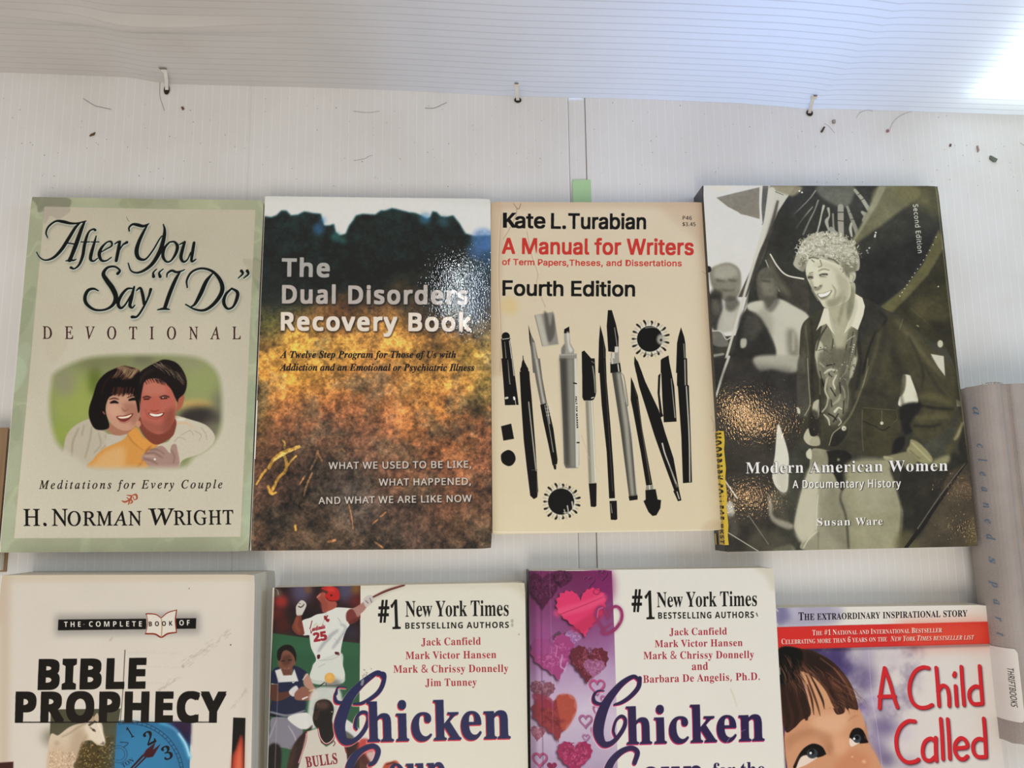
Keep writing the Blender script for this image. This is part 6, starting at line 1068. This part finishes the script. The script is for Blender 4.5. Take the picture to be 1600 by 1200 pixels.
for j_ in range(12):
    b0 = j_ * 8
    for i_ in range(3): Fc.append((b0 + 4 + i_, b0 + 12 + i_, b0 + 13 + i_, b0 + 5 + i_))
    Fc += [(b0 + 3, b0 + 7, b0 + 15, b0 + 11), (b0, b0 + 8, b0 + 12, b0 + 4)]
Fc += [(0, 4, 5, 1), (1, 5, 6, 2), (2, 6, 7, 3), (96, 97, 101, 100), (97, 98, 102, 101), (98, 99, 103, 102)]
stk = mesh('spine_sticker', V, Fc, yel, tb4); stk['label'] = 'yellow college bookshop sticker with black capitals'
T_ = glyphs('MOORPARK COLLEGE BKST', 'ssb', .01, .04); V = []; Fc = []
for k_, tr in enumerate(T_):
    m_ = tr[:, 0].mean()
    quads = [tr]
    for _ in range(3): quads = [np.array(q) for a_, b_, c_ in quads for ab, bc, ca in (((a_ + b_) / 2, (b_ + c_) / 2, (c_ + a_) / 2),) for q in ((a_, ab, ca), (ab, b_, bc), (ca, bc, c_), (ab, bc, ca))]
    for q in quads:
        n0 = len(V)
        for (gx, gy) in q: V.append(wrap(-.0062 - .0022 * m_ + gy * (.0078 + .0002 * m_), y0_ + .001 + gx * (y1_ - y0_ - .0016), .0003))
        Fc.append((n0, n0 + 1, n0 + 2))
mesh('sticker_lettering', V, Fc, ink, stk)
# second, narrow label low on the spine
V = []; w0 = L4(so - .0002, v_at(835)); w1 = L4(so - .0002, v_at(852)); mesh('price_label', [w0 + (.002,), w1 + (.002,), w1 + (.0055,), w0 + (.0055,)], [(0, 1, 2, 3)], mat('pale_label', srgb(196, 170, 96), .5), tb4)

# ------------------------------------------------------------------ grey cloth hardback at the right
CL = mat('grey_book_cloth', srgb(176, 168, 164), .85, .2, noise=.14, nscale=45, bump=.5, bscale=1500)
def hardback():
    TH = .036; a = bp([(1545, 600)], TH)[0]; b = bp([(1607, 1166)], TH)[0]; u = (b - a); h = np.linalg.norm(u); u /= h; n = np.array((-u[1], u[0])); wd = .16
    if n[0] < 0: n = -n
    c0 = (a + b) / 2; t = thing('book', 'thick grey cloth hardback lying spine left at the right edge, faded blue spine letters', 'book', (c0[0], c0[1], 0))
    L = lambda x, y: tuple(a - c0 + n * x + u * y)
    def extr(name, prof, m, y0=0, y1=h, par=t, sm=True, ny=24, wob=0.0):
        V = []; k = len(prof)
        for j in range(ny):
            yy = y0 + (y1 - y0) * j / (ny - 1)
            for i, (x, z) in enumerate(prof): V.append(L(x, yy + (wob * math.sin(i * 1.7) if j in (0, ny - 1) else 0)) + (z + wob * .2 * math.sin(j * .9 + i),))
        Fc = [(j * k + i, j * k + (i + 1) % k, (j + 1) * k + (i + 1) % k, (j + 1) * k + i) for j in range(ny - 1) for i in range(k)] + [tuple(range(k)), tuple((ny - 1) * k + i for i in range(k))[::-1]]
        return mesh(name, V, Fc, m, par, False)
    # front board, joint groove and rounded back, as one cloth case
    up = [(.0135, TH - .0005), (.0145, TH + .0004), (.016, TH + .0008), (wd, TH + .0006), (wd, TH - .0028), (.0155, TH - .003)]
    extr('front_board', up, CL, sm=False)
    extr('back_board', [(.0135, .0002), (wd, .0002), (wd, .003), (.0135, .003)], CL)
    out = []; inn = []
    for i in range(17):
        q = math.pi * i / 16; x = .0045 - .0135 * math.sin(q) ** .85 * .75; z = TH / 2 - math.cos(q) * (TH / 2 - .0004); out.append((x, z)); inn.append((x + .0016, TH / 2 - math.cos(q) * (TH / 2 - .002)))
    prof = [(.0138, .0003)] + out + [(.0062, TH + .0006), (.0080, TH - .0010), (.0100, TH - .0030), (.0122, TH - .0028), (.0138, TH - .0006), (.0138, TH - .0022), (.0095, TH - .0028)] + inn[::-1] + [(.0138, .002)]
    sp_ = extr('spine', prof, CL, wob=.0003)
    extr('page_block', [(.0028, .0034), (wd - .004, .0034), (wd - .004, TH - .0032), (.0062, TH - .0032), (.0030, TH * .75), (.0022, TH * .5), (.0030, TH * .25)], PM['cream_card'], .004, h - .004)
    # frayed threads at the head of the spine
    rg = random.Random(3); V = []; Fc = []
    for i in range(16):
        x = rg.uniform(-.002, .012); P = [L(x + rg.uniform(-.001, .001) * j, .0006 - .0007 * j) + (TH - .002 - abs(x - .004) * .35 + rg.uniform(0, .0012),) for j in range(4)]; v, f = tube(P, .00014, 4); o = len(V); V += v; Fc += [tuple(q + o for q in g) for g in f]
    fr = mesh('frayed_cloth', V, Fc, mat('cloth_thread', srgb(176, 156, 142), .9), sp_); fr['kind'] = 'stuff'
    # faded blue lettering on the rounded back
    blue = mat('faded_blue', srgb(96, 128, 160), .8)
    def on_spine(sdist, y):                       # arc position -> point just off the cloth
        i = np.clip(sdist, 0, 1) * 16; k_ = min(int(i), 15); f = i - k_; x = out[k_][0] * (1 - f) + out[k_ + 1][0] * f; z = out[k_][1] * (1 - f) + out[k_ + 1][1] * f
        return L(x - .00035, y) + (z + .00015,)
    for s, y0, y1 in (("a", .013, .018), ("cleaned", .036, .094), ("s", .104, .108), ("part", .118, .150)):
        V = []; Fc = []
        for k_, tr in enumerate(glyphs(s, 'si', .0, .7)):
            for (gx, gy) in tr: V.append(on_spine(.64 + gy * .12, y0 + gx * (y1 - y0)))
            Fc.append((3 * k_, 3 * k_ + 1, 3 * k_ + 2))
        mesh('spine_lettering', V, Fc, blue, sp_)
    # rounded white label stuck on the back, low down
    s0, s1, ya, yb = .46, .90, float(np.interp(1022, (600, 1166), (0, h))), float(np.interp(1133, (600, 1166), (0, h)))
    V = []; nn = 12; mm = 10
    for j in range(mm + 1):
        for i in range(nn + 1):
            s = s0 + (s1 - s0) * i / nn; y = ya + (yb - ya) * j / mm; e = (s1 - s) * .036 * 1.1; r = .0022
            if e < r: y = ya + (yb - ya) * j / mm + (1 - math.sqrt(max(0, 1 - (1 - e / r) ** 2))) * r * (1 - 2 * j / mm)
            V.append(on_spine(s, y)) 
    lb = mesh('shop_label', V, [(j * (nn + 1) + i, j * (nn + 1) + i + 1, (j + 1) * (nn + 1) + i + 1, (j + 1) * (nn + 1) + i) for j in range(mm) for i in range(nn)], mat('white_label', srgb(228, 226, 222), .4), sp_, True); lb['label'] = 'white rounded label with black capitals'
    def on2(s, y): p = on_spine(s, y); return tuple(np.array(p) + np.array((-.0002, 0, .00012)))
    for s, q0, q1, sa, sh, fnt in (("THRIFTBOOKS", .27, .80, .735, .085, 'ss'), ("Used", .08, .20, .60, .07, 'sb'), ("book", .40, .66, .58, .08, 'sb')):
        V = []; Fc = []
        for k_, tr in enumerate(glyphs(s, fnt, .0, .02, .1)):
            for (gx, gy) in tr: V.append(on2(sa + gy * sh, ya + (yb - ya) * (q0 + gx * (q1 - q0))))
            Fc.append((3 * k_, 3 * k_ + 1, 3 * k_ + 2))
        if s == "THRIFTBOOKS": mesh('label_lettering', V, Fc, ink, sp_)
hardback()

# ------------------------------------------------------------------ brown edged book cut by the left side of the frame
def left_book():
    TH = .012; a = bp([(14, 668)], TH)[0]; h = .085; wd = .12
    t = thing('book', 'book at the left edge of the frame, mostly hidden, with a brown page edge', 'book', (a[0] - wd / 2, a[1] - h / 2, 0))
    def R(x0, x1, y0, y1, z0, z1, name, m): mesh(name, *slab([(x0 + wd / 2, y0 + h / 2), (x1 + wd / 2, y0 + h / 2), (x1 + wd / 2, y1 + h / 2), (x0 + wd / 2, y1 + h / 2)], z0, z1), m, t)
    br = mat('brown_card', srgb(150, 122, 90), .6, noise=.25, nscale=30, stretch=(14, 1, 1))
    R(-wd, -.0005, -h, 0, TH - .0012, TH, 'front_cover', br); R(-wd, -.0005, -h, 0, .0002, .0014, 'back_cover', br); R(-wd + .002, -.002, -h + .001, -.001, .0015, TH - .0013, 'page_block', PM['cream_card'])
    R(-wd, -wd + .001, -h, 0, .0015, TH - .0013, 'spine', br)
left_book()

# ------------------------------------------------------------------ debris on the floor sheet
rg = random.Random(12)
def hair(P, lab, col=(60, 52, 46), r=.00011):
    Q = crom(pts(P), 6); W2 = bp(Q, .0002); c = W2.mean(0); V, Fc = tube([(p[0] - c[0], p[1] - c[1], .0003) for p in W2], r, 5)
    o = mesh('hair', V, Fc, mat('hair_%d' % col[0], srgb(*col), .5), None, True); o.location = (c[0], c[1], 0); tag(o, lab, 'hair', 'hairs on the sheet')
hair("130,154 148,165 160,168 174,171", 'short bent dark hair left of the leftmost cable tie')
hair("250,128 250,150 254,164 257,173", 'thin hair hanging down beside the oblong hole', r=.00009)
hair("552,174 575,176 593,174", 'faint short hair right of the sheet crease', (110, 104, 98), .00008)
hair("664,169 678,169 690,164 698,160", 'curved hair left of the middle cable tie')
hair("553,251 570,248 577,244 582,243", 'tiny hooked hair above the autumn cover', (130, 124, 118), .00008)
hair("1338,184 1344,176 1356,172 1364,174", 'arched hair below the upright sheet near the right cable tie', (90, 88, 88), .00008)
hair("1389,206 1396,190 1408,180 1424,174", 'long arched hair below the upright sheet at the right', (100, 96, 92), .00008)
hair("1288,193 1296,198 1304,208", 'thin slanting hair beside the dark splinter', (110, 108, 106), .00008)
hair("1594,223 1600,227 1610,230", 'hair at the right edge of the frame', (90, 88, 88), .00009)
def chip(P, lab, col, z=.0012, name='paper_chip', cat='chip', grp='crumbs and chips on the sheet'):
    W2 = bp(pts(P), .0006); c = W2.mean(0); poly = rounded([tuple(p - c) for p in W2], .00015, 2)
    V, Fc = slab(poly, .0002, z); V = [(x, y, zz + (rg.uniform(-.0002, .0002) if zz > .0005 else 0)) for x, y, zz in V]
    o = mesh(name, V, Fc, mat('chip_%d_%d' % (col[0], col[2]), srgb(*col), .8, noise=.3, nscale=600)); o.location = (c[0], c[1], 0); tag(o, lab, cat, grp)
chip("1546,248 1547,243 1558,249 1556,253 1552,253", 'largest chip, a grey green flake at the upper right of the sheet', (112, 120, 108))
chip("1526,228 1528,228 1530,236 1528,238", 'slim pinkish flake left of the grey green one', (176, 150, 146))
chip("140,213 142,210 149,207 147,211", 'brown seed husk at the upper left of the sheet', (104, 80, 50), name='seed_husk', cat='husk')
chip("283,168 286,167 288,170 285,172", 'small brown crumb below the leftmost cable tie', (110, 84, 66), name='crumb', cat='crumb')
chip("1282,206 1287,198 1289,199 1285,207", 'dark splinter below the rightmost cable tie', (84, 70, 62), name='splinter', cat='splinter')
chip("1385,203 1388,202 1389,206 1386,207", 'small pink crumb right of the rightmost cable tie', (170, 128, 122), name='crumb', cat='crumb')
chip("1300,188 1305,187 1305,193 1301,193", 'pale tan crumb just right of the rightmost cable tie', (166, 158, 148), name='crumb', cat='crumb')
chip("1484,225 1486,225 1486,229 1484,229", 'little brown speck left of the pinkish flake', (120, 100, 90), name='crumb', cat='crumb')
V = []; Fc = []
for i in range(260):
    px = rg.uniform(0, 1600); py = rg.uniform(150, 300); c = bp([(px, py)])[0]; r = rg.choice((.00012, .00018, .00025, .0003)) * rg.uniform(.6, 1.2); o = len(V)
    if c[1] > ybase(c[0]) - .002: continue
    V += [(c[0] + r * math.cos(q + i), c[1] + r * .8 * math.sin(q + i), z) for z in (.0001, .0003) for q in (0, 1.3, 2.6, 3.9, 5.1)]
    Fc += [tuple(o + 5 + j for j in range(5))] + [(o + j, o + (j + 1) % 5, o + 5 + (j + 1) % 5, o + 5 + j) for j in range(5)]
tag(mesh('dust', V, Fc, mat('dust', srgb(124, 112, 102), .9)), 'fine dark dust specks scattered over the white sheet above the books', 'dust', kind='stuff')

# bright lamp panel close behind the upright sheet at the right
yw = ybase(.36) + .006; P = bpw([(1512, 138), (1548, 98), (1600, 30), (1640, -30), (1720, -30), (1720, 150)], yw)
em = bpy.data.materials.new('lamp_face'); em.use_nodes = True; em.node_tree.nodes['Principled BSDF'].inputs['Base Color'].default_value = (.8, .8, .8, 1); em.node_tree.nodes['Principled BSDF'].inputs['Emission Color'].default_value = (.75, .93, 1, 1); em.node_tree.nodes['Principled BSDF'].inputs['Emission Strength'].default_value = 3.4
c = P.mean(0); n_ = len(P); V = [tuple(p - c) for p in P] + [tuple(p - c + (0, .012, 0)) for p in P]
lp = mesh('panel_lamp', V, [tuple(range(n_))[::-1], tuple(range(n_, 2 * n_))] + [(i, (i + 1) % n_, n_ + (i + 1) % n_, n_ + i) for i in range(n_)], em); lp.location = c
tag(lp, 'bright white lamp panel shining through the upright sheet at the upper right', 'lamp')
